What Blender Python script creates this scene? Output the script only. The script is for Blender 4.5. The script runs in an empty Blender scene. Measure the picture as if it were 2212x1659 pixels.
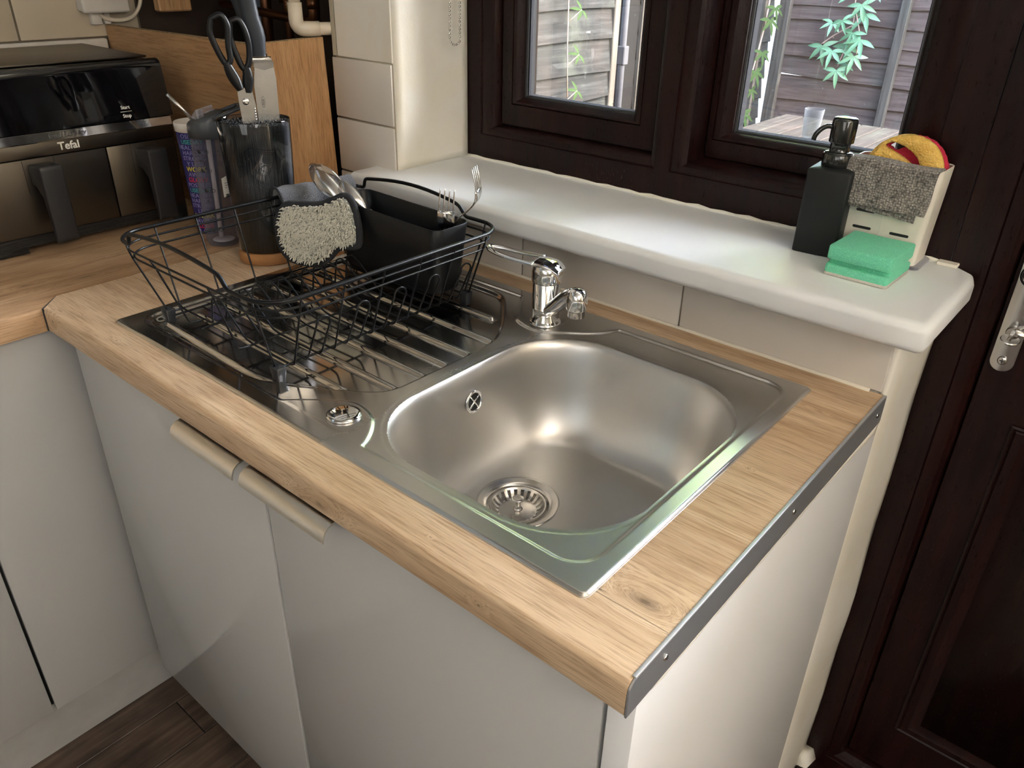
import bpy, bmesh, math, random
import numpy as np
from mathutils import Vector, Matrix
random.seed(7)
S = bpy.context.scene
C = S.collection
PI = math.pi
OFF = 0.918            # worktop top is z=0 while building; everything is lifted so the floor is z=0

# ------------------------------------------------------------------ camera, world, lights, exposure
cam_d = bpy.data.cameras.new('camera'); cam = bpy.data.objects.new('camera', cam_d); C.objects.link(cam)
R = ((0.7614435, -0.3280341, 0.5591041), (0.6478770, 0.3566051, -0.6731182), (0.0214263, 0.8747721, 0.4840604))
M = Matrix(R).to_4x4(); M.translation = Vector((0.19201648, -0.37884763, 0.48862711 + OFF)); cam.matrix_world = M
cam_d.sensor_width = 36.0; cam_d.lens = 36.0 * 1695.6 / 2212.0; cam_d.clip_start = 0.02; cam_d.clip_end = 200
S.camera = cam

W = bpy.data.worlds.new('world'); S.world = W; W.use_nodes = True
wn = W.node_tree; wn.nodes.clear()
wo = wn.nodes.new('ShaderNodeOutputWorld'); wb = wn.nodes.new('ShaderNodeBackground')
sky = wn.nodes.new('ShaderNodeTexSky'); sky.sky_type = 'NISHITA'; sky.sun_disc = False
sky.sun_elevation = math.radians(38); sky.sun_rotation = math.radians(70); sky.air_density = 1.0; sky.dust_density = 3.0
wb.inputs['Strength'].default_value = 3.2
wn.links.new(sky.outputs[0], wb.inputs[0]); wn.links.new(wb.outputs[0], wo.inputs[0])

def light(name, kind, loc, rot, energy, color, **kw):
    d = bpy.data.lights.new(name, kind); d.energy = energy; d.color = color
    for k, v in kw.items(): setattr(d, k, v)
    o = bpy.data.objects.new(name, d); C.objects.link(o); o.location = loc; o.rotation_euler = rot
    return o
def aim(o, to):
    o.rotation_euler = (Vector(to) - Vector(o.location)).to_track_quat('-Z', 'Y').to_euler()
sun = light('sun', 'SUN', (5, 5.6, 4.9), (0, 0, 0), 15.0, (1.0, 0.97, 0.93), angle=math.radians(55)); aim(sun, (0.1, 0.6, 1.6))
# added fill lamp behind the photographer; the rear wall has no window
rear = light('rear_fill', 'AREA', (0.6, -2.75, 1.35 + 0.3), (0, 0, 0), 6.6, (0.97, 0.985, 1.0), shape='RECTANGLE', size=1.7, size_y=1.1)
aim(rear, (-0.3, 0.3, 0.9))
# added fill lamp by the windowless right-hand wall, brightens end panel and fryer
side = light('side_fill', 'AREA', (1.70, -.55, 1.75), (0, 0, 0), 8.0, (1.0, 0.98, 0.96), shape='RECTANGLE', size=1.1, size_y=.9)
aim(side, (-.4, .35, .75))
S.view_settings.view_transform = 'Standard'; S.view_settings.look = 'None'; S.view_settings.gamma = 1.0
S.view_settings.exposure = 1.0
try: S.view_settings.use_curve_mapping = False
except Exception: pass
S.cycles.max_bounces = 10; S.cycles.diffuse_bounces = 5; S.cycles.glossy_bounces = 5
S.cycles.transparent_max_bounces = 16; S.cycles.transmission_bounces = 8
S.cycles.caustics_reflective = False; S.cycles.caustics_refractive = False
S.cycles.sample_clamp_indirect = 6.0

# ------------------------------------------------------------------ object helpers
ORG = {}
def tag(o, label=None, cat=None, group=None, kind=None):
    if label: o['label'] = label
    if cat: o['category'] = cat
    if group: o['group'] = group
    if kind: o['kind'] = kind
    return o
def thing(name, label, cat, loc=(0, 0, 0), group=None, kind=None):
    o = bpy.data.objects.new(name, None); C.objects.link(o); o.location = loc; o.empty_display_size = .05
    ORG[o] = Vector(loc); return tag(o, label, cat, group, kind)
def obj(name, bm, mat, parent=None, at=None, sharp=35, label=None, cat=None, group=None, kind=None, flat=False):
    if not flat:
        a = math.radians(sharp)
        for f in bm.faces: f.smooth = True
        for e in bm.edges:
            if len(e.link_faces) == 2 and e.calc_face_angle(0) > a: e.smooth = False
    org = ORG[parent] if parent is not None else Vector(at if at else (0, 0, 0))
    if org.length > 0: bmesh.ops.translate(bm, verts=bm.verts, vec=-org)
    me = bpy.data.meshes.new(name); bm.to_mesh(me); bm.free()
    me.materials.append(mat)
    o = bpy.data.objects.new(name, me); C.objects.link(o); ORG[o] = org
    if parent is not None: o.parent = parent
    else: o.location = org
    return tag(o, label, cat, group, kind)
def struct(name, bm, mat, **k): return obj(name, bm, mat, kind='structure', **k)
def twin(o, parent, off, name=None):
    c = o.copy(); C.objects.link(c); c.parent = parent
    c.location = Vector(o.location) + Vector(off); ORG[c] = ORG[o]
    return c
B = bmesh.new

def bevel(bm, edges, w, seg=2):
    if w > 0 and edges: bmesh.ops.bevel(bm, geom=list(edges), offset=w, segments=seg, affect='EDGES', profile=0.5, clamp_overlap=True)
def box(bm, x0, x1, y0, y1, z0, z1, bev=0, seg=2, M4=None):
    vs = [bm.verts.new((x, y, z)) for z in (z0, z1) for x, y in ((x0, y0), (x1, y0), (x1, y1), (x0, y1))]
    fs = [bm.faces.new([vs[i] for i in f]) for f in ((3, 2, 1, 0), (4, 5, 6, 7), (0, 1, 5, 4), (1, 2, 6, 5), (2, 3, 7, 6), (3, 0, 4, 7))]
    if M4 is not None:
        for v in vs: v.co = M4 @ v.co
    if bev: bevel(bm, {e for f in fs for e in f.edges}, bev, seg)
    return bm
def prism(bm, poly, z0, z1, bev=0, seg=2, pred=None, axis='z'):
    def P(a, b, h): return {'z': (a, b, h), 'y': (a, h, b), 'x': (h, a, b)}[axis]
    lo = [bm.verts.new(P(a, b, z0)) for a, b in poly]; hi = [bm.verts.new(P(a, b, z1)) for a, b in poly]
    n = len(poly); fs = [bm.faces.new(lo[::-1]), bm.faces.new(hi)]
    fs += [bm.faces.new((lo[i], lo[(i + 1) % n], hi[(i + 1) % n], hi[i])) for i in range(n)]
    bmesh.ops.recalc_face_normals(bm, faces=fs)
    if bev:
        es = {e for f in fs for e in f.edges}
        if pred: es = {e for e in es if pred((e.verts[0].co + e.verts[1].co) / 2, e)}
        bevel(bm, es, bev, seg)
    return bm
def loft(bm, loops, cap0=True, cap1=True, closed=True):
    vl = [[bm.verts.new(p) for p in L] for L in loops]; n = len(vl[0]); fs = []
    for a, b in zip(vl, vl[1:]):
        for i in range(n if closed else n - 1):
            j = (i + 1) % n
            try: fs.append(bm.faces.new((a[i], a[j], b[j], b[i])))
            except ValueError: pass
    if cap0 and closed: fs.append(bm.faces.new(vl[0][::-1]))
    if cap1 and closed: fs.append(bm.faces.new(vl[-1]))
    return fs
def fillet(pts, r, seg=6, closed=False):
    P = [Vector(p) for p in pts]; out = []; n = len(P)
    for i, p in enumerate(P):
        if not closed and i in (0, n - 1): out.append(p); continue
        a, b = P[i - 1] - p, P[(i + 1) % n] - p
        rr = min(r, a.length * .48, b.length * .48); a.normalize(); b.normalize()
        if a.dot(b) < -.999: out.append(p); continue
        s, e = p + a * rr, p + b * rr
        for k in range(seg + 1):
            t = k / seg; out.append(s * (1 - t) ** 2 + p * 2 * t * (1 - t) + e * t * t)
    return out
def tube(bm, pts, r, n=8, closed=False, flatten=None):
    P = [Vector(p) for p in pts]
    Q = [P[0]]
    for p in P[1:]:
        if (p - Q[-1]).length > 1e-6: Q.append(p)
    P = Q; m = len(P)
    if closed and (P[0] - P[-1]).length < 1e-6: P.pop(); m -= 1
    T = []
    for i in range(m):
        a = P[i - 1] if (i or closed) else P[i]; b = P[(i + 1) % m] if (i < m - 1 or closed) else P[i]
        T.append((b - a).normalized())
    u = T[0].orthogonal().normalized()
    if flatten is not None: u = (flatten - T[0] * flatten.dot(T[0])).normalized()
    loops = []
    for i in range(m):
        u = (u - T[i] * u.dot(T[i]))
        if flatten is not None: u = flatten - T[i] * flatten.dot(T[i])
        u.normalize(); v = T[i].cross(u)
        rr = r[i] if isinstance(r, (list, tuple)) and not isinstance(r, Vector) and len(r) == m else r
        ra, rb = rr if isinstance(rr, tuple) else (rr, rr)
        loops.append([P[i] + u * math.cos(2 * PI * k / n) * ra + v * math.sin(2 * PI * k / n) * rb for k in range(n)])
    if closed: loops.append(loops[0])
    vl = [[bm.verts.new(p) for p in L] for L in (loops[:-1] if closed else loops)]
    if closed: vl.append(vl[0])
    for a, b in zip(vl, vl[1:]):
        for k in range(n):
            j = (k + 1) % n
            bm.faces.new((a[k], a[j], b[j], b[k]))
    if not closed: bm.faces.new(vl[0][::-1]); bm.faces.new(vl[-1])
    return bm
def lathe(bm, prof, c=(0, 0, 0), n=32, M3=None, sx=1, sy=1, close=True):
    M3 = M3 or Matrix.Identity(3); c = Vector(c)
    loops = [[c + M3 @ Vector((r * sx * math.cos(2 * PI * k / n), r * sy * math.sin(2 * PI * k / n), z)) for k in range(n)] for r, z in prof]
    loft(bm, loops, close, close); return bm
def axisM(d):
    return Vector(d).normalized().to_track_quat('Z', 'Y').to_matrix()
def mitred(bm, rects, axis='y'):
    """nested rectangles (x0,x1,z0,z1,y) joined into one mitred moulding"""
    L = []
    for x0, x1, z0, z1, y in rects: L.append([(x0, y, z0), (x1, y, z0), (x1, y, z1), (x0, y, z1)])
    loft(bm, L, False, False); bmesh.ops.recalc_face_normals(bm, faces=bm.faces)
    return bm
def rrect(cx, cy, hx, hy, r, n=10):
    out = []
    for (sx, sy, a0) in ((1, 1, 0), (-1, 1, 90), (-1, -1, 180), (1, -1, 270)):
        for k in range(n + 1):
            a = math.radians(a0 + 90 * k / n); out.append((cx + sx * (hx - r) + r * math.cos(a), cy + sy * (hy - r) + r * math.sin(a)))
    return out
def text_bm(s, size, ext=0.0004, bold=False, spacing=1.0):
    cu = bpy.data.curves.new('t', 'FONT'); cu.body = s; cu.size = size; cu.extrude = ext; cu.align_x = 'CENTER'; cu.align_y = 'CENTER'
    cu.resolution_u = 3; cu.space_character = spacing
    if bold: cu.offset = size * .018
    o = bpy.data.objects.new('t', cu); C.objects.link(o)
    dg = bpy.context.evaluated_depsgraph_get(); me = bpy.data.meshes.new_from_object(o.evaluated_get(dg))
    bm = B(); bm.from_mesh(me); bpy.data.meshes.remove(me); bpy.data.objects.remove(o); bpy.data.curves.remove(cu)
    return bm
def text_at(s, size, pos, right, up, ext=.0004, bold=False, bm=None, sx=1.0, spacing=1.0):
    t = text_bm(s, size, ext, bold, spacing); r = Vector(right).normalized(); u = Vector(up).normalized(); n = r.cross(u)
    for v in t.verts: v.co = Vector(pos) + r * v.co.x * sx + u * v.co.y + n * v.co.z
    return t
def join(dst, src):
    me = bpy.data.meshes.new('j'); src.to_mesh(me); src.free(); dst.from_mesh(me); bpy.data.meshes.remove(me); return dst

# ------------------------------------------------------------------ material helpers
class NT:
    def __init__(s, name):
        s.m = bpy.data.materials.new(name); s.m.use_nodes = True; s.t = s.m.node_tree; s.t.nodes.clear()
        s.out = s.n('OutputMaterial')
    def n(s, typ, **kw):
        nd = s.t.nodes.new('ShaderNode' + typ)
        for k, v in kw.items():
            if k.startswith('i_'):
                key = k[2:].replace('_', ' ')
                s.set(nd.inputs[int(key)] if key.isdigit() else nd.inputs[key], v)
            else: setattr(nd, k, v)
        return nd
    def set(s, sock, v):
        if isinstance(v, bpy.types.NodeSocket): s.t.links.new(v, sock)
        elif isinstance(v, bpy.types.Node): s.t.links.new(v.outputs[0], sock)
        else: sock.default_value = v
    def math(s, op, a, b=0.0, c=0.0, clamp=False):
        nd = s.n('Math', operation=op, use_clamp=clamp); s.set(nd.inputs[0], a); s.set(nd.inputs[1], b)
        if len(nd.inputs) > 2: s.set(nd.inputs[2], c)
        return nd.outputs[0]
    def co(s, scale=(1, 1, 1), kind='Object', rot=(0, 0, 0), loc=(0, 0, 0)):
        tc = s.n('TexCoord'); mp = s.n('Mapping'); s.t.links.new(tc.outputs[kind], mp.inputs[0])
        mp.inputs['Scale'].default_value = scale; mp.inputs['Rotation'].default_value = rot; mp.inputs['Location'].default_value = loc
        return mp.outputs[0]
    def noise(s, vec, scale=5, detail=4, rough=.5, dist=0):
        return s.n('TexNoise', i_Vector=vec, i_Scale=scale, i_Detail=detail, i_Roughness=rough, i_Distortion=dist).outputs[0]
    def ramp(s, fac, stops, interp='LINEAR'):
        r = s.n('ValToRGB'); s.set(r.inputs[0], fac); e = r.color_ramp; e.interpolation = interp
        while len(e.elements) < len(stops): e.elements.new(.5)
        for el, (p, c) in zip(e.elements, stops):
            el.position = p; el.color = (c if len(c) == 4 else (*c, 1)) if isinstance(c, tuple) else (c, c, c, 1)
        return r.outputs[0]
    def mix(s, f, a, b, mode='MIX'):
        m = s.n('MixRGB', blend_type=mode); s.set(m.inputs[0], f)
        for i, v in ((1, a), (2, b)):
            s.set(m.inputs[i], (*v, 1) if isinstance(v, tuple) and len(v) == 3 else v)
        return m.outputs[0]
    def bump(s, h, strength=.2, dist=.001, normal=None):
        b = s.n('Bump', i_Strength=strength, i_Distance=dist); s.set(b.inputs['Height'], h)
        if normal is not None: s.set(b.inputs['Normal'], normal)
        return b.outputs[0]
    def bsdf(s, **kw):
        p = s.n('BsdfPrincipled')
        for k, v in kw.items():
            k = k.replace('_', ' ')
            s.set(p.inputs[k], (*v, 1) if isinstance(v, tuple) and len(v) == 3 and 'Color' in k or k == 'Specular Tint' and isinstance(v, tuple) and len(v) == 3 else v)
        s.t.links.new(p.outputs[0], s.out.inputs[0]); return p
def plain(name, col, rough=.5, metal=0.0, bump=0, bscale=200, coat=0, **kw):
    t = NT(name); k = dict(Base_Color=col, Roughness=rough, Metallic=metal, Coat_Weight=coat); k.update(kw)
    v = t.co((1, 1, 1))
    f = t.noise(v, 25, 3)
    k['Base_Color'] = t.mix(.35, col, t.mix(1.0, col, t.ramp(f, [(0.3, .82), (.7, 1.12)]), 'MULTIPLY'))
    if bump: k['Normal'] = t.bump(t.noise(v, bscale, 3), bump, .001)
    t.bsdf(**k); return t.m

def oak(name, axis, base=(.52, .355, .215), dark=(.32, .19, .10), light_=(.70, .53, .36), knots=(), rough=.45, seed=0.0, tone=1.0):
    """axis: grain direction 0=x,1=y,2=z ; knots: (x,y,z, along, across, strength)"""
    t = NT(name); tc = t.n('TexCoord'); P = tc.outputs['Object']
    sep = t.n('SeparateXYZ'); t.set(sep.inputs[0], P); ax = [sep.outputs[i] for i in range(3)]
    others = [i for i in range(3) if i != axis]
    shift = None; darks = None
    for k in knots:
        dv = t.n('VectorMath', operation='SUBTRACT'); t.set(dv.inputs[0], P); dv.inputs[1].default_value = k[:3]
        ds = t.n('VectorMath', operation='DIVIDE'); t.set(ds.inputs[0], dv.outputs[0])
        sc = [k[4]] * 3; sc[axis] = k[3]; ds.inputs[1].default_value = sc
        ln = t.n('VectorMath', operation='LENGTH'); t.set(ln.inputs[0], ds.outputs[0]); d = ln.outputs['Value']
        w = t.math('POWER', 2.718, t.math('MULTIPLY', t.math('MULTIPLY', d, d), -1.0))
        ring = t.math('MULTIPLY', w, k[4] * 2.6)
        shift = ring if shift is None else t.math('ADD', shift, ring)
        wobble = t.math('ADD', d, t.math('MULTIPLY', t.noise(P, 60, 3), .35))
        core = t.math('MULTIPLY', t.ramp(wobble, [(0.0, 1.0), (.22, .95), (.36, .45), (.55, .12), (.8, 0.0)]), k[5])
        darks = core if darks is None else t.math('MAXIMUM', darks, core)
    A = ax[others[0]]; Bx = ax[others[1]]
    if shift is not None: A = t.math('ADD', A, shift); Bx = t.math('ADD', Bx, shift)
    def coords(al, ac):
        cb = t.n('CombineXYZ'); t.set(cb.inputs[0], t.math('MULTIPLY_ADD', ax[axis], al, seed)); t.set(cb.inputs[1], t.math('MULTIPLY', A, ac)); t.set(cb.inputs[2], t.math('MULTIPLY', Bx, ac))
        return cb.outputs[0]
    g1 = t.noise(coords(3.5, 42), 1, 6, .6, .4)
    g2 = t.noise(coords(16, 420), 1, 4, .65)
    g3 = t.noise(coords(1.1, 7), 1, 3, .5, 1.0)
    g4 = t.noise(coords(45, 900), 1, 2, .5)
    colr = t.ramp(g1, [(.25, dark), (.47, base), (.72, light_)])
    colr = t.mix(t.ramp(g3, [(.35, .0), (.7, .5)]), colr, light_)
    colr = t.mix(t.ramp(g3, [(.25, .45), (.42, 0.0)]), colr, dark)
    colr = t.mix(t.ramp(g2, [(.36, .55), (.52, 0.0)]), colr, tuple(c * .72 for c in dark))
    colr = t.mix(t.ramp(g4, [(.60, 0.0), (.75, .35)]), colr, tuple(min(1, c * 1.12) for c in light_))
    if darks is not None: colr = t.mix(t.math('MULTIPLY', darks, .9), colr, (.045, .022, .012))
    if tone != 1.0: colr = t.mix(1.0, colr, (tone, tone, tone), 'MULTIPLY')
    t.bsdf(Base_Color=colr, Roughness=t.ramp(g2, [(.3, rough + .12), (.6, rough)]), Normal=t.bump(g2, .22, .0006), Specular_IOR_Level=.4)
    return t.m

def steel(name, col=(.62, .60, .57), r0=.25, r1=None, axis=0, bump=.04, xr=None, scr=True):
    t = NT(name); tc = t.n('TexCoord'); P = tc.outputs['Object']
    sc = [900, 900, 900]; sc[axis] = 25
    mp = t.n('Mapping'); t.set(mp.inputs[0], P); mp.inputs['Scale'].default_value = sc
    g = t.noise(mp.outputs[0], 1, 3, .6)
    big = t.noise(P, 9, 4, .6)
    rough = t.math('ADD', t.ramp(g, [(.3, -.03), (.7, .04)]), r0)
    if r1 is not None:
        sx = t.n('SeparateXYZ'); t.set(sx.inputs[0], P)
        mr = t.n('MapRange'); t.set(mr.inputs[0], sx.outputs[0]); mr.inputs[1].default_value = xr[0]; mr.inputs[2].default_value = xr[1]; mr.inputs[3].default_value = r0; mr.inputs[4].default_value = r1
        rough = t.math('ADD', mr.outputs[0], t.math('MULTIPLY', t.math('SUBTRACT', g, .5), .02))
    rough = t.math('ADD', rough, t.math('MULTIPLY', t.math('SUBTRACT', big, .5), .07), clamp=True)
    h = g
    colr = t.mix(t.ramp(big, [(.3, .0), (.8, .35)]), col, tuple(c * .88 for c in col))
    if scr:   # fine curved scratches
        wv = t.n('TexWave', i_Vector=P, i_Scale=34.0, i_Distortion=22.0, i_Detail=3.0); wv.inputs['Detail Scale'].default_value = 1.6
        sm = t.ramp(wv.outputs[0], [(.975, 0.0), (1.0, 1.0)]); mask = t.ramp(t.noise(P, 14, 3), [(.54, 0.0), (.66, 1.0)])
        s2 = t.math('MULTIPLY', sm, mask); rough = t.math('ADD', rough, t.math('MULTIPLY', s2, .07)); colr = t.mix(t.math('MULTIPLY', s2, .12), colr, (.85, .85, .82))
    k = dict(Base_Color=colr, Metallic=1.0, Roughness=rough)
    if bump > .005: k['Normal'] = t.bump(h, bump, .0005)
    t.bsdf(**k); return t.m

MAT = {}
# knots on the sink worktop in its object space (x,y,z, size along grain, across, strength)
MAT['worktop'] = oak('oak_laminate_x', 0, knots=[(-.037, .083, 0, .050, .021, .8), (-.075, .07, 0, .018, .004, 1), (-.004, .503, 0, .05, .006, .8),
    (-.155, 0.0, -.020, .009, .006, 1), (-.381, 0, -.026, .035, .012, .7), (-.415, 0, -.032, .02, .008, .6), (-1.02, 0, -.014, .012, .012, 1), (-.97, .03, 0, .006, .003, .9), (-.86, .022, 0, .01, .003, .8),
    (-.235, .02, 0, .004, .0025, .9), (-.06, .33, 0, .006, .004, .8), (-.6, .012, -.03, .02, .006, .5), (-1.0, .3, 0, .02, .004, .7), (-.98, .14, 0, .02, .004, .6)], seed=3.1)
MAT['worktop_side'] = oak('oak_laminate_y', 1, base=(.45, .28, .155), dark=(.25, .13, .06), light_=(.58, .40, .24),
    knots=[(-1.16, .02, 0, .03, .007, .8), (-1.13, .10, 0, .07, .010, .7), (-1.2, .19, 0, .02, .004, .9), (-1.12, .28, 0, .05, .006, .9), (-1.05, -.015, -.02, .003, .003, 1), (-1.3, -.1, 0, .05, .008, .6), (-1.14, -.02, 0, .035, .006, .6)], seed=9.7)
MAT['boxing'] = oak('oak_laminate_upright', 2, base=(.47, .255, .115), dark=(.30, .14, .055), light_=(.58, .36, .185), knots=[(-1.08, .585, .17, .016, .007, .9), (-1.08, .565, .20, .004, .003, .9), (-1.08, .53, .185, .004, .003, .7)], seed=5.5)
MAT['boxing_x'] = oak('oak_laminate_boxing_front', 0, base=(.42, .235, .11), dark=(.28, .135, .055), light_=(.50, .31, .16), knots=[(-1.33, .45, .30, .006, .012, .9), (-1.2, .45, .22, .006, .003, .6)], seed=1.5)
t = NT('chipboard'); v = t.co(); t.bsdf(Base_Color=t.ramp(t.n('TexVoronoi', i_Vector=v, i_Scale=350.0).outputs['Color'], [(.2, (.20, .12, .05)), (.8, (.5, .36, .2))]), Roughness=.85, Normal=t.bump(t.noise(v, 400, 2), .6, .001)); MAT['chipboard'] = t.m
MAT['sink'] = steel('sink_steel', (.60, .585, .56), .11, .30, 0, .0, xr=(-.06, .08))
MAT['bowl'] = steel('bowl_steel', (.59, .575, .55), .37, axis=1, bump=.0)
MAT['steel_bits'] = steel('fitting_steel', (.66, .64, .61), .2, scr=False)
MAT['cutlery'] = steel('cutlery_steel', (.78, .77, .75), .10, scr=False, bump=.01)
MAT['blade'] = steel('knife_blade_steel', (.70, .68, .64), .24, axis=0, bump=.05, scr=False)
MAT['chrome'] = plain('chrome', (.86, .87, .88), .045, 1.0)
MAT['alu'] = steel('brushed_aluminium', (.72, .67, .58), .28, axis=0, scr=False, bump=.05)
MAT['strip'] = steel('aluminium_strip', (.60, .62, .65), .48, axis=1, bump=.05)
def door_mat():
    t = NT('pale_grey_gloss_door'); v = t.co()
    t.bsdf(Base_Color=t.mix(t.noise(v, 4, 3), (.50, .50, .492), (.53, .53, .522)), Roughness=.10, Specular_IOR_Level=.5, Coat_Weight=.3, Coat_Roughness=.05, Normal=t.bump(t.noise(v, 14, 2), .02, .002)); return t.m
MAT['door'] = door_mat()
t = NT('white_end_panel'); v = t.co(); t.bsdf(Base_Color=t.mix(t.noise(v, 3, 3), (.84, .85, .86), (.87, .875, .885)), Roughness=.32, Normal=t.bump(t.noise(v, 60, 3), .03, .001)); MAT['panel'] = t.m
MAT['plinth'] = plain('grey_plinth', (.48, .475, .46), .35)
MAT['gap'] = plain('dark_carcass', (.05, .048, .045), .7)
def paint(name, col, stain, bump=.25, rough=.5):
    t = NT(name); v = t.co(); f = t.noise(v, 6, 5, .6, .5); g = t.noise(v, 45, 5, .7)
    c = t.mix(t.ramp(f, [(.45, 0.0), (.75, .55)]), col, stain)
    sp = t.n('TexVoronoi', i_Vector=v, i_Scale=55.0).outputs['Distance']
    c = t.mix(t.math('MULTIPLY', t.ramp(sp, [(.0, 1.0), (.045, 0.0)]), t.ramp(t.noise(v, 9, 2), [(.55, 0), (.62, .7)])), c, (.18, .13, .08))
    t.bsdf(Base_Color=c, Roughness=rough, Normal=t.bump(g, bump, .0015)); return t.m
MAT['sill'] = paint('sill_gloss_white', (.80, .815, .82), (.76, .75, .70), .18, .42)
MAT['plaster'] = paint('cream_plaster', (.83, .80, .72), (.78, .69, .50), .35, .6)
MAT['plaster_old'] = paint('old_plaster', (.50, .45, .35), (.40, .33, .22), .6, .8)
MAT['wallpaint'] = paint('room_wall', (.72, .66, .55), (.70, .63, .52), .2, .7)
MAT['ceiling'] = paint('ceiling_paint', (.78, .76, .72), (.75, .72, .66), .1, .8)
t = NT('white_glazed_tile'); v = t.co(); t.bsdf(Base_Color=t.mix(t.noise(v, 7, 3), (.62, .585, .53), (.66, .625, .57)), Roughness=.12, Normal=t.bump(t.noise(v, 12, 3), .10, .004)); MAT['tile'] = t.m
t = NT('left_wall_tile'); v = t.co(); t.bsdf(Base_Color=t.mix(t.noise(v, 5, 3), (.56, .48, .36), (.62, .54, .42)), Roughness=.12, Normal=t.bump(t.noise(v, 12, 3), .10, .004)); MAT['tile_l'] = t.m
MAT['grout'] = plain('grout', (.36, .31, .24), .9, bump=.3)
t = NT('mahogany_foil'); v = t.co((60, 60, 9)); v2 = t.co((1, 1, 1)); g = t.noise(v, 8, 4, .6)
t.bsdf(Base_Color=t.ramp(t.noise(t.co((30, 30, 3)), 2, 4), [(.3, (.0062, .0020, .0019)), (.7, (.0165, .0048, .0038))]), Roughness=t.ramp(g, [(.3, .26), (.7, .38)]), Normal=t.bump(g, .35, .0008), Specular_IOR_Level=.24); MAT['mahogany'] = t.m
MAT['spacer'] = plain('grey_spacer', (.006, .007, .009), .9, Specular_IOR_Level=.02)
MAT['frame_outside'] = plain('mahogany_outside', (.0025, .0014, .0012), .95, Specular_IOR_Level=.02)
MAT['gasket'] = plain('black_gasket', (.012, .012, .012), .5)
t = NT('window_glass'); tr = t.n('BsdfTransparent'); gl = t.n('BsdfGlossy', i_Roughness=.01); fr = t.n('Fresnel', i_IOR=1.5)
df = t.n('BsdfDiffuse', i_Color=(.8, .8, .8, 1)); v = t.co(); spk = t.n('TexVoronoi', i_Vector=v, i_Scale=38.0).outputs['Distance']
dust = t.math('ADD', t.math('MULTIPLY', t.ramp(t.noise(v, 5, 4), [(.45, 0.0), (.8, 1.0)]), .02), t.math('MULTIPLY', t.ramp(spk, [(.02, 1.0), (.05, 0.0)]), .5))
m1 = t.n('MixShader'); t.set(m1.inputs[0], fr.outputs[0]); t.t.links.new(tr.outputs[0], m1.inputs[1]); t.t.links.new(gl.outputs[0], m1.inputs[2])
m2 = t.n('MixShader'); t.set(m2.inputs[0], dust); t.t.links.new(m1.outputs[0], m2.inputs[1]); t.t.links.new(df.outputs[0], m2.inputs[2])
t.t.links.new(m2.outputs[0], t.out.inputs[0]); MAT['glass'] = t.m
def thin_plastic(name, col, dens=.25, fk=.55):
    t = NT(name); tr = t.n('BsdfTransparent', i_Color=(*col, 1)); p = t.n('BsdfPrincipled'); p.inputs['Base Color'].default_value = (*col, 1); p.inputs['Roughness'].default_value = .08
    fr = t.n('LayerWeight', i_Blend=.35); f = t.math('ADD', t.math('MULTIPLY', fr.outputs['Facing'], fk), dens, clamp=True)
    m = t.n('MixShader'); t.set(m.inputs[0], f); t.t.links.new(tr.outputs[0], m.inputs[1]); t.t.links.new(p.outputs[0], m.inputs[2]); t.t.links.new(m.outputs[0], t.out.inputs[0]); return t.m
t = NT('clear_tumbler'); tr = t.n('BsdfTransparent', i_Color=(.90, .92, .92, 1)); gl = t.n('BsdfDiffuse', i_Color=(.10, .105, .11, 1)); fr = t.n('LayerWeight', i_Blend=.25); m = t.n('MixShader'); t.set(m.inputs[0], t.math('MULTIPLY', fr.outputs['Facing'], .7)); t.t.links.new(tr.outputs[0], m.inputs[1]); t.t.links.new(gl.outputs[0], m.inputs[2]); t.t.links.new(m.outputs[0], t.out.inputs[0]); MAT['tumbler'] = t.m
MAT['clear'] = thin_plastic('clear_plastic', (.80, .80, .84), .10)
MAT['clear_violet'] = thin_plastic('clear_bottle_plastic', (.62, .61, .67), .05, .30)
t = NT('clear_shell'); tr = t.n('BsdfTransparent', i_Color=(.9, .92, .95, 1)); gl = t.n('BsdfGlossy', i_Roughness=.03, i_Color=(1, 1, 1, 1)); fr = t.n('Fresnel', i_IOR=1.5); m = t.n('MixShader'); t.set(m.inputs[0], fr.outputs[0]); t.t.links.new(tr.outputs[0], m.inputs[1]); t.t.links.new(gl.outputs[0], m.inputs[2]); t.t.links.new(m.outputs[0], t.out.inputs[0]); MAT['smoke'] = t.m
MAT['black_wire'] = plain('black_wire_coating', (.0022, .0026, .0034), .34, Specular_IOR_Level=.28)
MAT['black_plastic'] = plain('black_plastic', (.0045, .005, .006), .36, bump=.05, Specular_IOR_Level=.3)
MAT['rubber_grey'] = plain('grey_rubber_foot', (.022, .024, .027), .3)
MAT['matte_black'] = plain('matte_black_ceramic', (.0085, .0098, .0098), .5, Specular_IOR_Level=.35)
MAT['gloss_black'] = plain('gloss_black', (.004, .004, .005), .04, coat=.5)
MAT['pump'] = plain('gloss_black_pump', (.012, .013, .013), .10, coat=.6)
MAT['handle_black'] = plain('knife_handle_rubber', (.016, .020, .027), .5, Specular_IOR_Level=.35)
MAT['fryer_steel'] = steel('fryer_steel', (.115, .103, .087), .33, axis=1, scr=False, bump=.06)
MAT['fryer_plastic'] = plain('fryer_dark_plastic', (.012, .011, .0105), .45)
MAT['fryer_handle'] = plain('fryer_handle_soft', (.021, .020, .021), .42, Specular_IOR_Level=.35)
MAT['fryer_chrome'] = plain('fryer_mirror_strip', (.62, .61, .60), .07, 1.0)
MAT['brand_white'] = plain('printed_white', (.85, .83, .78), .5)
MAT['print_dark'] = plain('printed_dark', (.03, .03, .03), .5)
MAT['lid_grey'] = plain('grey_bottle_lid', (.042, .048, .055), .42)
MAT['cork'] = plain('cork_base', (.36, .17, .06), .8, bump=.6, bscale=300)
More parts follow.
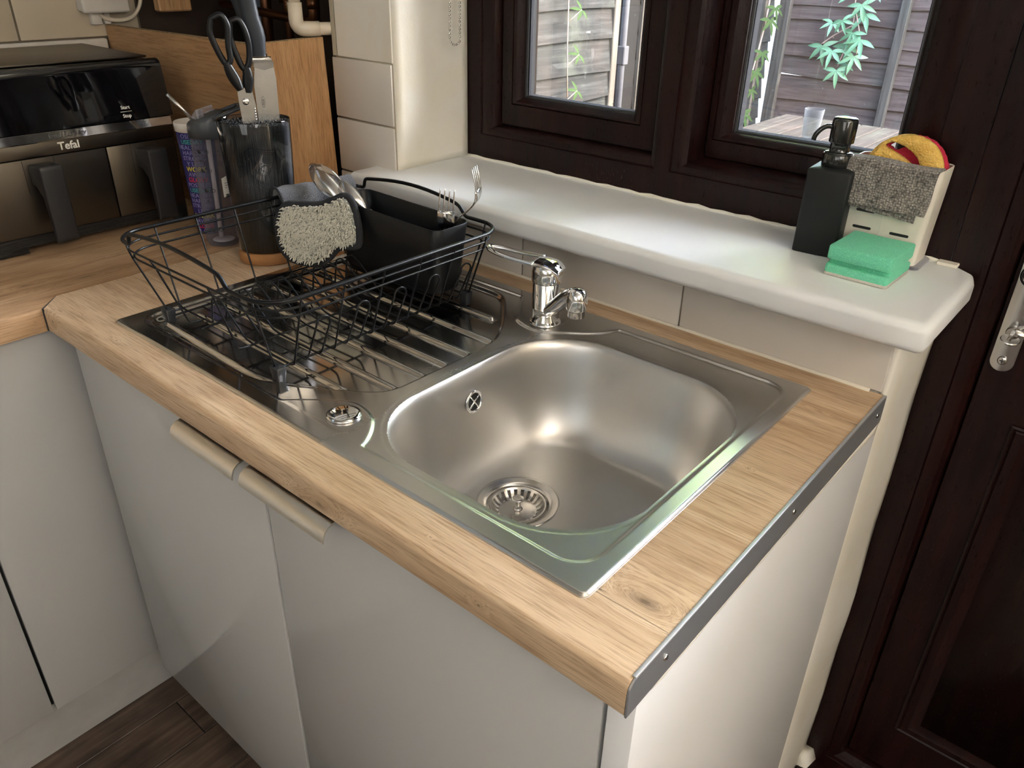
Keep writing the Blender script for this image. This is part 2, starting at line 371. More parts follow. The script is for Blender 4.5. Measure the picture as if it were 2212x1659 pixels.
t = NT('bristle_bundle'); v = t.co((700, 700, 4)); f = t.noise(v, 1, 3); t.bsdf(Base_Color=t.ramp(f, [(.35, (.002, .002, .003)), (.75, (.028, .031, .035))]), Roughness=.4, Specular_IOR_Level=.3, Normal=t.bump(f, .6, .002)); MAT['bristle'] = t.m
MAT['white_plastic'] = plain('white_plastic', (.72, .68, .62), .35)
MAT['caddy'] = plain('cream_plastic_caddy', (.78, .74, .64), .38, Subsurface_Weight=.15, Subsurface_Radius=(.02, .015, .008))
MAT['caddy_in'] = plain('pink_lining', (.62, .34, .30), .5)
t = NT('green_foam'); v = t.co(); f = t.n('TexVoronoi', i_Vector=v, i_Scale=900.0).outputs['Distance']; t.bsdf(Base_Color=t.mix(f, (.10, .56, .33), (.26, .78, .52)), Roughness=.9, Subsurface_Weight=.3, Subsurface_Radius=(.004, .01, .006), Normal=t.bump(f, .7, .001)); MAT['foam'] = t.m
t = NT('yellow_foam'); v = t.co(); f = t.n('TexVoronoi', i_Vector=v, i_Scale=420.0).outputs['Distance']; g = t.noise(v, 120, 3); t.bsdf(Base_Color=t.mix(t.ramp(g, [(.3, .0), (.7, 1.0)]), (.74, .44, .09), (.88, .60, .17)), Roughness=.9, Subsurface_Weight=.25, Subsurface_Radius=(.01, .006, .002), Normal=t.bump(t.math('ADD', f, g), .8, .0015)); MAT['yellow'] = t.m
MAT['red_mesh'] = plain('red_scourer', (.55, .02, .06), .8, bump=1.0, bscale=900)
MAT['scour_white'] = plain('white_scour_pad', (.62, .58, .50), .95, bump=1.0, bscale=900)
def cloth_mat(name, a, b, sc=520):
    t = NT(name); v = t.co((1, 1, 1)); w1 = t.n('TexVoronoi', i_Vector=t.co((sc, sc, sc)), i_Scale=1.0, i_Randomness=.55).outputs['Distance']
    t.bsdf(Base_Color=t.mix(t.math('ADD', w1, t.math('MULTIPLY', t.noise(v, 60, 2), .3)), a, b), Roughness=1.0, Normal=t.bump(w1, 1.0, .0022), Sheen_Weight=.3); return t.m
MAT['cloth'] = cloth_mat('grey_microfibre', (.52, .48, .42), (.06, .055, .05), 330)
MAT['towel'] = cloth_mat('blue_grey_microfibre', (.15, .16, .18), (.05, .055, .065), 700)
MAT['towel_edge'] = plain('dark_overlock', (.016, .017, .020), .9, bump=.8, bscale=900)
MAT['noodle'] = plain('cream_chenille', (.68, .65, .56), .9, bump=.3)
MAT['noodle_base'] = plain('grey_chenille_base', (.30, .31, .28), .95, bump=.6)
t = NT('dark_wood_plank'); P = t.n('TexCoord').outputs['Object']; oi = t.n('ObjectInfo'); cb = t.n('CombineXYZ'); t.set(cb.inputs[0], t.math('MULTIPLY', oi.outputs['Random'], 40.0)); va = t.n('VectorMath', operation='ADD'); t.set(va.inputs[0], P); t.set(va.inputs[1], cb.outputs[0])
mp = t.n('Mapping'); t.set(mp.inputs[0], va.outputs[0]); mp.inputs['Scale'].default_value = (60, 4, 10); f = t.noise(mp.outputs[0], 1, 5, .6, .5); g = t.noise(va.outputs[0], 12, 4)
c = t.ramp(f, [(.3, (.045, .028, .020)), (.55, (.135, .092, .066)), (.8, (.25, .18, .13))]); c = t.mix(t.ramp(g, [(.3, .6), (.65, 0.0)]), c, (.016, .011, .009))
t.bsdf(Base_Color=c, Roughness=.42, Normal=t.bump(f, .25, .001)); MAT['plank'] = t.m
def weathered(name, a, b, axis, red=.25):
    t = NT(name); sc = [55, 55, 55]; sc[axis] = 3; P = t.n('TexCoord').outputs['Object']; oi = t.n('ObjectInfo')
    cb = t.n('CombineXYZ'); t.set(cb.inputs[2], t.math('MULTIPLY', oi.outputs['Random'], 30.0)); va = t.n('VectorMath', operation='ADD'); t.set(va.inputs[0], P); t.set(va.inputs[1], cb.outputs[0])
    mp = t.n('Mapping'); t.set(mp.inputs[0], va.outputs[0]); mp.inputs['Scale'].default_value = sc; f = t.noise(mp.outputs[0], 1, 6, .65, .6); g = t.noise(va.outputs[0], 3.5, 4, .6)
    c = t.ramp(f, [(.28, tuple(x * .55 for x in a)), (.5, a), (.75, b)]); c = t.mix(t.ramp(g, [(.5, 0.0), (.75, red)]), c, (.075, .045, .036)); c = t.mix(t.ramp(g, [(.25, .35), (.45, 0.0)]), c, (.055, .066, .05))
    vo = t.n('TexVoronoi', i_Vector=va.outputs[0], i_Scale=4.5).outputs['Distance']; c = t.mix(t.ramp(vo, [(.05, .8), (.09, 0.0)]), c, (.025, .02, .018))
    t.bsdf(Base_Color=c, Roughness=.9, Specular_IOR_Level=.1, Normal=t.bump(f, .6, .004)); return t.m
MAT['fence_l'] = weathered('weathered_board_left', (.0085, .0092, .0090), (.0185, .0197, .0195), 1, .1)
MAT['fence_m'] = weathered('weathered_board_back', (.050, .036, .030), (.080, .062, .053), 0, .3)
MAT['post'] = weathered('weathered_post', (.040, .036, .030), (.062, .058, .049), 2, .1)
MAT['table'] = weathered('table_slat', (.018, .0155, .0135), (.030, .026, .023), 1, .1)
MAT['paving'] = plain('paving', (.12, .11, .10), .9, bump=.5, bscale=30)
MAT['leaf'] = plain('leaf_green', (.045, .105, .045), .5, Subsurface_Weight=.2, Subsurface_Radius=(.01, .02, .01))
MAT['leaf_pale'] = plain('leaf_pale', (.012, .024, .007), .9, Specular_IOR_Level=.1)
MAT['stem'] = plain('stem_brown', (.16, .11, .08), .7)
MAT['pipe_white'] = plain('white_waste_pipe', (.70, .62, .50), .3)
MAT['conduit'] = plain('white_conduit', (.026, .027, .030), .8, Specular_IOR_Level=.1)
MAT['tarpost'] = plain('tarred_post', (.0045, .0045, .0045), .9, Specular_IOR_Level=.05, bump=1.0, bscale=40)
MAT['copper'] = plain('tarnished_copper', (.16, .07, .035), .35, .9)
MAT['brass'] = plain('brass', (.55, .33, .09), .28, 1.0)
MAT['recess_wall'] = plain('dark_brown_wall', (.05, .032, .022), .95, bump=.8, bscale=40)  # one dark brown for the whole pipe recess wall
t = NT('tree_foliage'); v = t.co(); g = t.noise(v, 3, 3); cc = t.mix(g, (.36, .46, .02), (.66, .72, .08)); d_ = t.n('BsdfDiffuse'); t.set(d_.inputs[0], cc); r_ = t.n('BsdfTranslucent'); t.set(r_.inputs[0], cc); m = t.n('MixShader', i_0=.65); t.t.links.new(d_.outputs[0], m.inputs[1]); t.t.links.new(r_.outputs[0], m.inputs[2]); t.t.links.new(m.outputs[0], t.out.inputs[0]); MAT['tree'] = t.m
mt = MAT
# ================================================================== THE SETTING
FZ = -0.918; CZ = 1.50
XL = -1.65; XR = 1.75; YB = -2.9; YW = .79
# ---- floor: planks running away from the viewer
bm = B(); box(bm, XL, XR, YB, .95, FZ - .05, FZ - .012); floor = struct('floor', bm, mt['gap'], label='dark brown wood plank floor below the pale grey cabinets')
x = -1.168; k = 0; shared = {}
while x < XR:
    y = YB + [-.4, -.9, -.15, -.65][k % 4]
    while y < .95:
        y0 = max(y, YB); y1 = min(y + 1.28, .95)
        if y1 - y0 > .05:
            key = round(y1 - y0, 3)
            if key not in shared:
                bm = B(); box(bm, 0, .1105, 0, y1 - y0 - .0015, 0, .012, .0012, 1)
                o = obj('plank', bm, mt['plank'], floor); shared[key] = o; o.location = (x, y0, FZ - .012)
            else: twin(shared[key], floor, (0, 0, 0)).location = (x, y0, FZ - .012)
        y += 1.28
    x += .112; k += 1
# ---- window wall under and beside the window
bm = B(); box(bm, -.913, -.002, .6075, .86, FZ, .087); box(bm, -1.075, -.913, .6075, .87, FZ, CZ); box(bm, -1.075, .0, .6075, .86, 1.15, CZ)
box(bm, .0, .93, .6075, .86, 1.17, CZ); box(bm, .93, XR, .6075, .86, FZ, CZ)
wall_w = struct('wall_window', bm, mt['plaster'], label='cream plastered wall around the window with white tiles under the sill')
# bulging plaster end of the wall, beside the door frame
bm = B(); L = []
for z in [FZ + i * .05 for i in range(0, 21)] + [.0869]:
    w = .0025 * math.sin(z * 9) + .002 * math.sin(z * 23)
    L.append([(-.010, .606, z), (-.0035 , .603, z), (.0005 + w * .3, .611, z), (.003 + w * .5, .65, z), (.004 + w, .70, z), (.0045 + w, .76, z), (.003 + w * .5, .789, z), (-.010, .7895, z)])
loft(bm, L); obj('plaster_return', bm, mt['plaster'], wall_w, sharp=60)
# reveal skin left of the window, wavy hand plaster
bm = B(); L = []
for z in [.1245, .14, .17, .2, .3, .4, .6, .9, 1.15]:
    L.append([(-.915, .6065, z), (-.9118 + .001 * math.sin(z * 40), .6055, z), (-.9105 + .0012 * math.sin(z * 25), .625, z), (-.911 + .001 * math.sin(z * 31 + 1), .70, z), (-.9095 + .0015 * math.sin(z * 35), .775, z), (-.9075, .7885, z), (-.915, .7890, z)])
loft(bm, L); obj('reveal_plaster', bm, mt['plaster'], wall_w, sharp=60)
# upper plaster band left of the reveal, set a little back from the tiles
bm = B(); box(bm, -1.062, -.9125, .6035, .6078, .3105, 1.2, .001, 1); obj('plaster_band', bm, mt['plaster'], wall_w)
bm = B(); box(bm, -1.0745, -.913, .6045, .6076, -.9, .3105); box(bm, -.913, -.0105, .6045, .6076, 0, .0868); obj('grout', bm, mt['grout'], wall_w)
def tile(x0, x1, z0, z1, y=.6, bv=.0025):
    bm = B(); box(bm, x0, x1, y, y + .0045, z0, z1, bv, 2); return obj('tile', bm, mt['tile'], wall_w)
tile(-1.0745, -.9135, .2035, .3085); tile(-1.0745, -.9135, .1028, .2005); tile(-1.0745, -.9135, .002, .0998)
tile(-.9105, -.6072, .002, .0868); tile(-.6050, -.3035, .002, .0868); tile(-.3013, -.0060, .002, .0868)
bm = B(); tube(bm, [(x_, .5985 + .0004 * math.sin(x_ * 60), .0012) for x_ in [-1.07 + i * .05 for i in range(22)]], (.003, .0025), 6); obj('sealant_bead', bm, mt['wallpaint'], wall_w, label='cream sealant bead behind the worktop')
# ---- left wall
bm = B(); box(bm, XL - .12, XL - .006, YB, .95, FZ, CZ); wall_l = struct('wall_left', bm, mt['wallpaint'], label='left wall behind the air fryer, cream tiles above a trim')
bm = B(); box(bm, XL - .0062, XL - .003, YB, .535, 0, CZ); obj('grout', bm, mt['grout'], wall_l)
y = .2826
while y > -2.6: y -= .25
yy = y; first = None
while yy < .5:
    for z0 in (.3085, .5105, .7125):
        y1 = min(yy + .2475, .53)
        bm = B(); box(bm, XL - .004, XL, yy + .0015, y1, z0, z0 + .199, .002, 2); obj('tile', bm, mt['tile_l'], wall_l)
    yy += .25
yy = y
while yy < .5:
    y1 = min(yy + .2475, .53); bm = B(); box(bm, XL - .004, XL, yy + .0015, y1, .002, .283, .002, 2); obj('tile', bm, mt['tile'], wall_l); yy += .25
bm = B(); box(bm, XL - .004, XL + .012, -2.6, .45, .284, .3055, .004, 3); obj('trim_strip', bm, mt['white_plastic'], wall_l, label='cream trim strip under the large tiles')
# ---- dark pipe recess in the corner
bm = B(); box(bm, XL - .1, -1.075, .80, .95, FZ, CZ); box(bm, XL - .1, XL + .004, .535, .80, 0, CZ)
struct('wall_recess', bm, mt['recess_wall'], label='dark brown wall inside the corner pipe recess')
bm = B(); box(bm, -1.0765, -1.066, .6045, .80, .0, CZ, .001, 1); obj('recess_edge', bm, mt['plaster_old'], wall_w, label='old yellowed plaster edge beside the pipe recess')
bm = B(); box(bm, XL, -1.085, .33, .80, .55, CZ, .004, 2); struct('added_shade_casing', bm, mt['panel'], label='unseen white casing added above the pipe recess for shade and reflections')  # added out of view: shades the recess and lightens the drainer reflections
# ---- the rest of the room shell
bm = B(); box(bm, XR, XR + .1, YB, .95, FZ, CZ); struct('wall_right', bm, mt['wallpaint'], label='plain cream wall on the right of the room')
bm = B(); box(bm, XL, XR, YB - .1, YB, FZ, CZ); struct('wall_rear', bm, mt['wallpaint'], label='plain cream wall behind the viewer')
bm = B(); box(bm, XL - .1, XR + .1, YB - .1, .95, CZ, CZ + .1); struct('ceiling', bm, mt['ceiling'], label='white painted ceiling')
# ---- window sill
bm = B(); poly = [(-.977, .545), (.030, .545), (.036, .552), (.036, .752), (.030, .775), (.012, .7895), (-.9105, .7895), (-.9105, .6045), (-.977, .6045)]
prism(bm, poly, .087, .125, .0155, 6, pred=lambda m, e: m.y < .785 and not (m.x < -.9 and m.y > .604) and not (abs(e.verts[0].co.z - e.verts[1].co.z) > .01))
for v in bm.verts:
    if v.co.z > .1249: v.co.z += .0006 * math.sin(v.co.x * 31)
bmesh.ops.subdivide_edges(bm, edges=[e for e in bm.edges if abs(e.verts[0].co.x - e.verts[1].co.x) > .3], cuts=24)
for v in bm.verts:
    if v.co.y < .60: v.co.y += .0008 * math.sin(v.co.x * 45) + .0006 * math.sin(v.co.x * 110)
sill = struct('window_sill', bm, mt['sill'], sharp=50, label='thick white painted window sill with a rounded front edge')
bm = B(); pts = [(-.909 + i * .0225, .7885 + .001 * math.sin(i * 2.3), .1262 + .0008 * math.sin(i * 1.7)) for i in range(41)]
tube(bm, pts, [(.0035 + .0012 * math.sin(i * 3.1),) * 2 for i in range(41)], 6); obj('caulk_bead', bm, mt['plaster'], sill, label='rough cream filler along the back of the sill')
bm = B(); box(bm, -.020, .006, .774, .7893, .1255, .130, .001, 1); obj('filler_strip', bm, mt['plaster'], sill)

# ---- window
def ring(name, rects, mat, parent, **k):
    bm = B(); mitred(bm, rects); return obj(name, bm, mat, parent, sharp=25, **k)
bm = B()
R1 = [(-.9125, -.467, .1255, 1.15, .84), (-.9125, -.467, .1255, 1.15, .79), (-.8745, -.4815, .172, 1.105, .79), (-.8735, -.4825, .1732, 1.104, .7925), (-.866, -.4855, .176, 1.10, .7915), (-.852, -.4900, .184, 1.095, .7935), (-.845, -.493, .1885, 1.09, .798), (-.8405, -.4955, .1915, 1.087, .806), (-.8385, -.496, .1925, 1.086, .830)]
R2 = [(-.467, -.0065, .1255, 1.15, .84), (-.467, -.0065, .1255, 1.15, .79), (-.4525, -.060, .172, 1.105, .79), (-.4515, -.061, .1732, 1.104, .7925), (-.4445, -.070, .176, 1.10, .7915), (-.432, -.094, .184, 1.095, .7935), (-.426, -.104, .1885, 1.09, .798), (-.4225, -.1105, .1915, 1.087, .806), (-.4215, -.112, .1925, 1.086, .875)]
mitred(bm, R1); 
b2 = B(); mitred(b2, R2); join(bm, b2)
win = struct('window_1', bm, mt['mahogany'], sharp=25, label='dark mahogany window frame with a centre mullion over the white sill')
def sash(x0, x1, z0, z1, yf, fl, fr, fb, bl, br, bb, yg, nm):
    X0, X1, Z0 = x0 + fl, x1 - fr, z0 + fb; x2, x3, z2 = X0 + bl, X1 - br, Z0 + bb; ft = .035
    rects = [(x0, x1, z0, z1, yf + .04), (x0, x1, z0, z1, yf + .003), (x0 + .002, x1 - .002, z0 + .002, z1 - .002, yf), (X0 - .001, X1 + .001, Z0 - .001, z1 - ft + .001, yf), (X0, X1, Z0, z1 - ft, yf + .003), (X0 + .0015, X1 - .0015, Z0 + .0015, z1 - ft - .0015, yf + .0005),
             (X0 + bl * .45, X1 - br * .45, Z0 + bb * .4, z1 - ft - .006, yf + .001), (X0 + bl * .75, X1 - br * .75, Z0 + bb * .7, z1 - ft - .011, yf + .006), (x2, x3, z2, z1 - ft - .015, yf + .014), (x2 + .0005, x3 - .0005, z2 + .0005, z1 - ft - .0155, yg - .003)]
    s = ring('sash', rects, mt['mahogany'], win)
    ring('gasket', [(x2, x3, z2, z1 - ft - .015, yg - .004), (x2 + .003, x3 - .003, z2 + .003, z1 - ft - .018, yg - .0025), (x2 + .004, x3 - .004, z2 + .004, z1 - ft - .019, yg)], mt['gasket'], s)
    ring('spacer_bar', [(x2, x3, z2, z1 - ft - .015, yg + .003), (x2 + .004, x3 - .004, z2 + .004, z1 - ft - .019, yg + .003), (x2 + .0045, x3 - .0045, z2 + .0045, z1 - ft - .02, yg + .018), (x2, x3, z2, z1 - ft - .015, yg + .019)], mt['spacer'], s)
    ring('outer_lining', [(x2 - .004, x3 + .004, z2 - .004, z1 - ft - .011, yg + .021), (x2 - .004, x3 + .004, z2 - .004, z1 - ft - .011, yg + .034), (x0, x1, z0, z1, yg + .034)], mt['frame_outside'], s)
    bm = B(); box(bm, x2 - .001, x3 + .001, yg, yg + .003, z2 - .001, z1 - ft - .014); 
    obj('glass_pane', bm, mt['glass'], s, flat=True)
sash(-.837, -.4975, .1935, 1.085, .808, .026, .030, .040, .018, .020, .012, .828, 1)
sash(-.4205, -.111, .1935, 1.085, .842, .012, .006, .030, .026, .012, .012, .866, 2)
# ---- door frame, door and threshold
bm = B()
prof = [(-.0055, .84), (-.0055, .790), (-.0045, .789), (.040, .789), (.041, .791), (.0425, .7895), (.052, .790), (.060, .794), (.066, .802), (.0675, .812), (.0675, .86)]
mitred(bm, [(a, .925 - a, FZ + .010 + a * .9, 1.16 - a, y) for a, y in prof])
frame = struct('door_frame', bm, mt['mahogany'], sharp=25, label='dark mahogany door frame beside the window')
bm = B(); mitred(bm, [(.050, .875, FZ, 1.11, .861), (.050, .875, FZ, 1.11, .872), (.092, .833, FZ + .10, 1.065, .872), (.092, .833, FZ + .10, 1.065, .861), (.050, .875, FZ, 1.11, .861)]); obj('door_light_stop', bm, mt['mahogany'], frame)  # added behind the frame gap to block light leaking round the door
D0, D1 = .0695, .856
bm = B(); box(bm, D0, D1, .811, .860, FZ + .075, .33, .001, 1); box(bm, D0, D1, .811, .860, 1.02, 1.09); box(bm, D0, .17, .811, .860, .3295, 1.02); box(bm, .76, D1, .811, .860, .3295, 1.02)
door = struct('door_1', bm, mt['mahogany'], label='dark mahogany back door with a moulded lower panel')
def raised(x0, x1, z0, z1):
    y = .811
    ring('panel_moulding', [(x0, x1, z0, z1, y), (x0 + .001, x1 - .001, z0 + .001, z1 - .001, y - .004), (x0 + .004, x1 - .004, z0 + .004, z1 - .004, y - .0055), (x0 + .007, x1 - .007, z0 + .007, z1 - .007, y - .0035), (x0 + .009, x1 - .009, z0 + .009, z1 - .009, y - .006), (x0 + .020, x1 - .020, z0 + .020, z1 - .020, y - .0065), (x0 + .030, x1 - .030, z0 + .030, z1 - .030, y - .0015), (x0 + .036, x1 - .036, z0 + .036, z1 - .036, y - .0008)], mt['mahogany'], door)
    bm = B(); box(bm, x0 + .036, x1 - .036, y - .0009, y + .002, z0 + .036, z1 - .036); obj('door_panel', bm, mt['mahogany'], door)
raised(.128, .80, -.735, -.085)
bm = B(); prism(bm, [(.118, .01), (.135, -.028), (.158, -.060), (.80, -.060), (.80, .05), (.15, .05)], .8085, .8112, .0012, 1, axis='y'); obj('door_panel', bm, mt['mahogany'], door)
bm = B(); box(bm, .168, .762, .832, .836, .328, 1.022); obj('glass_pane', bm, mt['glass'], door, flat=True)
bm = B(); prism(bm, [(-.0, .70), (.93, .70), (.93, .80), (0, .80)], FZ, FZ + .022, .004, 2); struct('door_threshold', bm, mt['mahogany'], label='dark door threshold at the bottom right')
bm = B(); L = []
for z in (FZ, FZ + .012, FZ + .03, FZ + .045): L.append([(-.002, .745 + .3 * (z - FZ), z), (.028 - .4 * (z - FZ), .755, z), (.034 - .4 * (z - FZ), .7885, z), (-.002, .7885, z)])
loft(bm, L); obj('plaster_foot', bm, mt['plaster'], wall_w, sharp=60)
# lock plate with key
lock = thing('door_lock_plate', 'long steel lock plate with a key, on the dark door at right', 'lock', (.0895, .811, -.012))
bm = B(); px, hw = .0905, .0155
pl = [(px - hw, .40)] + [(px - hw * math.cos(a), .004 - hw * math.sin(a)) for a in [PI * i / 14 for i in range(15)]] + [(px + hw, .40)]
prism(bm, pl, .8045, .8108, .0018, 2, axis='y'); obj('plate', bm, mt['alu'] if False else steel('worn_plate', (.62, .62, .62), .22, axis=2, scr=False), lock)
my = Matrix(((1, 0, 0), (0, 0, -1), (0, 1, 0)))
def ylathe(bm, prof, c, n=24): return lathe(bm, [(r, h) for r, h in prof], c, n, my)
bm = B(); ylathe(bm, [(0.0001, .0002), (.0060, .0002), (.0062, .0012), (.0045, .0022), (0.0001, .0026)], (px, .8045, .0055)); sc_ = obj('screw', bm, mt['steel_bits'], lock)
bm = B(); box(bm, px - .003, px + .003, .8012, .8022, .0049, .0061); box(bm, px - .0006, px + .0006, .8012, .8022, .0025, .0085); obj('screw_slot', bm, mt['print_dark'], sc_)
bm = B(); ylathe(bm, [(.0085, 0), (.0085, .008), (.0075, .010), (.0001, .010)], (px + .001, .8045, .0505)); box(bm, px - .004, px + .006, .797, .8045, .030, .0505, .003, 3); cy = obj('cylinder_lock', bm, mt['steel_bits'], lock)
bm = B(); lathe(bm, [(.0001, -.0008), (.0115, -.0008), (.0125, 0), (.0115, .0010), (.0001, .0010)], (px + .002, .787, .044), 24, axisM((.15, -.35, 1)), 1, .8); box(bm, px - .001, px + .004, .785, .797, .0485, .052, .0008, 1); obj('key', bm, mt['steel_bits'], lock, label='steel key in the lock')
bm = B(); lathe(bm, [(.0001, -.0008), (.0125, -.0008), (.013, 0), (.0125, .0010), (.0001, .0010)], (px + .014, .792, .058), 24, axisM((.5, -.5, 1)), 1, .7); obj('key', bm, mt['steel_bits'], lock)
bm = B(); ylathe(bm, [(.016, 0), (.016, .004), (.013, .006), (.011, .004), (.011, 0)], (px + .002, .8045, .130)); obj('handle_ring', bm, mt['gloss_black'], lock, label='black ring of the door handle')

# ================================================================== CABINETS
# sink unit
cab = thing('sink_base_cabinet', 'pale grey gloss double-door cabinet under the sink', 'cabinet', (-.51, .30, FZ))
for nm, b_ in (('side_board', (-1.03, -1.012, .040, .598, FZ + .15, -.040)), ('side_board', (-.0455, -.0275, .040, .598, FZ + .15, -.040)), ('base_board', (-1.012, -.0455, .040, .598, FZ + .15, FZ + .168)), ('back_board', (-1.012, -.0455, .585, .598, FZ + .168, -.040)), ('front_rail', (-1.012, -.0455, .040, .058, -.075, -.040))):
    bm = B(); box(bm, *b_); obj(nm, bm, mt['gap'], cab)
bm = B(); box(bm, -1.03, -.020, .075, .09, FZ, FZ + .15); obj('plinth', bm, mt['plinth'], cab)
def door_(x0, x1, parent=cab):
    bm = B(); box(bm, x0, x1, .020, .0385, -.768, -.0425, .0018, 2); return obj('door', bm, mt['door'], parent)
def handle_x(x0, x1, parent):
    bm = B(); L = []
    for x_ in (x0, x1):
        sec = [(.020, -.0415), (.004, -.0408), (-.004, -.0425), (-.0105, -.0475), (-.0135, -.0545), (-.0142, -.0605), (-.0130, -.0610), (-.0118, -.0550), (-.0090, -.0485), (-.003, -.0442), (.004, -.0426), (.020, -.0432)]
        L.append([(x_, a, b) for a, b in sec])
    loft(bm, L); bmesh.ops.recalc_face_normals(bm, faces=bm.faces); return obj('handle', bm, mt['alu'], parent, label='curved brushed aluminium pull')
d1 = door_(-1.0185, -.5285); handle_x(-.672, -.5325, d1)
d2 = door_(-.5228, -.0315); handle_x(-.5190, -.363, d2)
endp = thing('end_panel', 'white end panel closing the right side of the worktop run', 'panel', (-.01, .30, FZ))
bm = B(); box(bm, -.0265, .0, .0195, .6035, FZ, -.0385, .0012, 2); obj('board', bm, mt['panel'], endp)
bm = B(); L = []
for i in range(30):
    y = .04 + i * .0192; w = .003 + .0035 * abs(math.sin(i * 1.9)) + .012 * (i / 29) ** 6
    L.append([(.0, y, -.0378), (.0016, y, -.0378), (.0010, y, -.0378 - w), (0, y, -.0378 - w - .001)])
loft(bm, L); obj('filler', bm, mt['plaster'], endp, label='rough white filler under the metal strip', sharp=60)
# left run (faces the room, runs towards the viewer's left)
run = thing('corner_base_cabinet', 'pale grey gloss cabinet on the left below the air fryer worktop', 'cabinet', (-1.36, -.5, FZ))
bm = B(); box(bm, XL, -1.090, -1.40, .59, FZ + .15, -.040); obj('carcass', bm, mt['gap'], run)
bm = B(); box(bm, -1.1385, -1.1235, -1.40, .16, FZ, FZ + .1495, .001, 1); obj('plinth', bm, mt['plinth'], run, label='grey plinth board at the floor')
for y0, y1 in ((-.160, .060), (-.662, -.165), (-1.165, -.666)):
    bm = B(); box(bm, -1.0890, -1.0705, y0, y1, -.768, -.0425, .0018, 2); obj('door', bm, mt['door'], run)
# ================================================================== WORKTOPS
def prof_strip(bm, x0, x1, y1=.066, r=.0065, z1=0.0, z0=-.0376):
    sec = [(y1, z1)] + [(r - r * math.sin(a), z1 - r + r * math.cos(a)) for a in [PI / 2 * i / 6 for i in range(7)]] + [(.0 + .003 - .003 * math.cos(a), z0 + .003 - .003 * math.sin(a)) for a in [PI / 2 * i / 4 for i in range(5)]] + [(y1, z0)]
    loft(bm, [[(x_, a, b) for a, b in sec] for x_ in (x0, x1)])
top = B(); prof_strip(top, -1.0440, -.0005)
z0 = -.0376
prism(top, [(-1.0440, .0655), (-.915, .0655), (-.915, .6), (-1.0815, .6), (-1.0815, .0345), (-1.0440, .0010)], z0, 0)
box(top, -.9151, -.085, .545, .6, z0, 0); box(top, -.0851, -.0005, .0655, .6, z0, 0)
bmesh.ops.recalc_face_normals(top, faces=top.faces)
obj('worktop', top, mt['worktop'], label='oak-look worktop around the steel sink, knotted, with a rounded front edge', cat='worktop')
top = B(); poly = [(XL, -1.40), (-1.0475, -1.40), (-1.0475, -.0015), (-1.0835, .0345), (-1.0835, .6), (XL, .6)]
prism(top, poly, z0, 0, .005, 4, pred=lambda m, e: m.z > -.01 and abs(m.x + 1.0475) < .001 and abs(e.verts[0].co.y - e.verts[1].co.y) > .5)
obj('worktop', top, mt['worktop_side'], label='oak-look worktop on the left carrying the air fryer', cat='worktop')
bm = B(); prism(bm, [(-1.0475, -.0012), (-1.0445, .0004), (-1.0820, .0350), (-1.0835, .0345)], -.037, -.0004); obj('worktop_joint', bm, mt['gap'], label='dark angled joint line between the two worktops', cat='joint')
# metal edging strip with three screws
strip = thing('edging_strip', 'aluminium edging strip screwed to the right end of the worktop', 'edging strip', (0, .3, -.02))
bm = B(); pl = [(.0085, .0), (.0045, -.0020), (.0015, -.0050), (.0000, -.0090), (.0000, -.0376), (.5990, -.0376), (.5990, .0)]
prism(bm, pl, .0, .0018, 0, axis='x'); bmesh.ops.recalc_face_normals(bm, faces=bm.faces)
box(bm, -.0022, .0018, .0085, .5990, -.0002, .0014, .0006, 2); obj('strip', bm, mt['strip'], strip)
mx = Matrix(((0, 0, 1), (1, 0, 0), (0, 1, 0)))
for i, (sy, sz) in enumerate(((.0545, -.0145), (.3135, -.0165), (.5724, -.016))):
    bm = B(); lathe(bm, [(.0001, .0001), (.0032, .0001), (.0034, .0008), (.0022, .0018), (.0001, .0020)], (.0018, sy, sz), 18, mx); s = obj('screw', bm, mt['steel_bits'], strip)
    bm = B(); box(bm, .0036, .00405, sy - .0018, sy + .0018, sz - .0003, sz + .0003); box(bm, .0036, .00405, sy - .0003, sy + .0003, sz - .0018, sz + .0018); obj('screw_slot', bm, mt['print_dark'], s)

# ================================================================== SINK
def sd_rr(x, y, cx, cy, hx, hy, r):
    qx = np.abs(x - cx) - hx + r; qy = np.abs(y - cy) - hy + r
    return np.hypot(np.maximum(qx, 0), np.maximum(qy, 0)) + np.minimum(np.maximum(qx, qy), 0) - r
def sd_poly(x, y, P, k=.010):
    """smooth convex polygon (counter-clockwise): negative inside"""
    acc = 0
    for i in range(len(P)):
        (x0, y0), (x1, y1) = P[i], P[(i + 1) % len(P)]; l = math.hypot(x1 - x0, y1 - y0)
        nx, ny = (y1 - y0) / l, -(x1 - x0) / l; acc = acc + np.exp(np.clip(((x - x0) * nx + (y - y0) * ny) / k, -60, 60))
    return np.log(acc) * k
def sst(a, b, x): t_ = np.clip((x - a) / (b - a), 0, 1); return t_ * t_ * (3 - 2 * t_)
BC = (-.2745, .2845); BH = (.1705, .1940); BR = .112
def sd_bowl(x, y): return sd_rr(x, y, BC[0], BC[1], BH[0], BH[1], BR)
RIBS = [((-.866, .152), (-.498, .149)), ((-.874, .1985), (-.4730, .1945)), ((-.874, .2455), (-.4725, .2430)), ((-.874, .2900), (-.4725, .2860)), ((-.874, .3350), (-.4725, .3290)), ((-.874, .3840), (-.4735, .3815)), ((-.866, .4420), (-.5330, .4420)), ((-.866, .104), (-.640, .0965)), ((-.640, .0965), (-.600, .1000)), ((-.600, .1000), (-.538, .1335))]
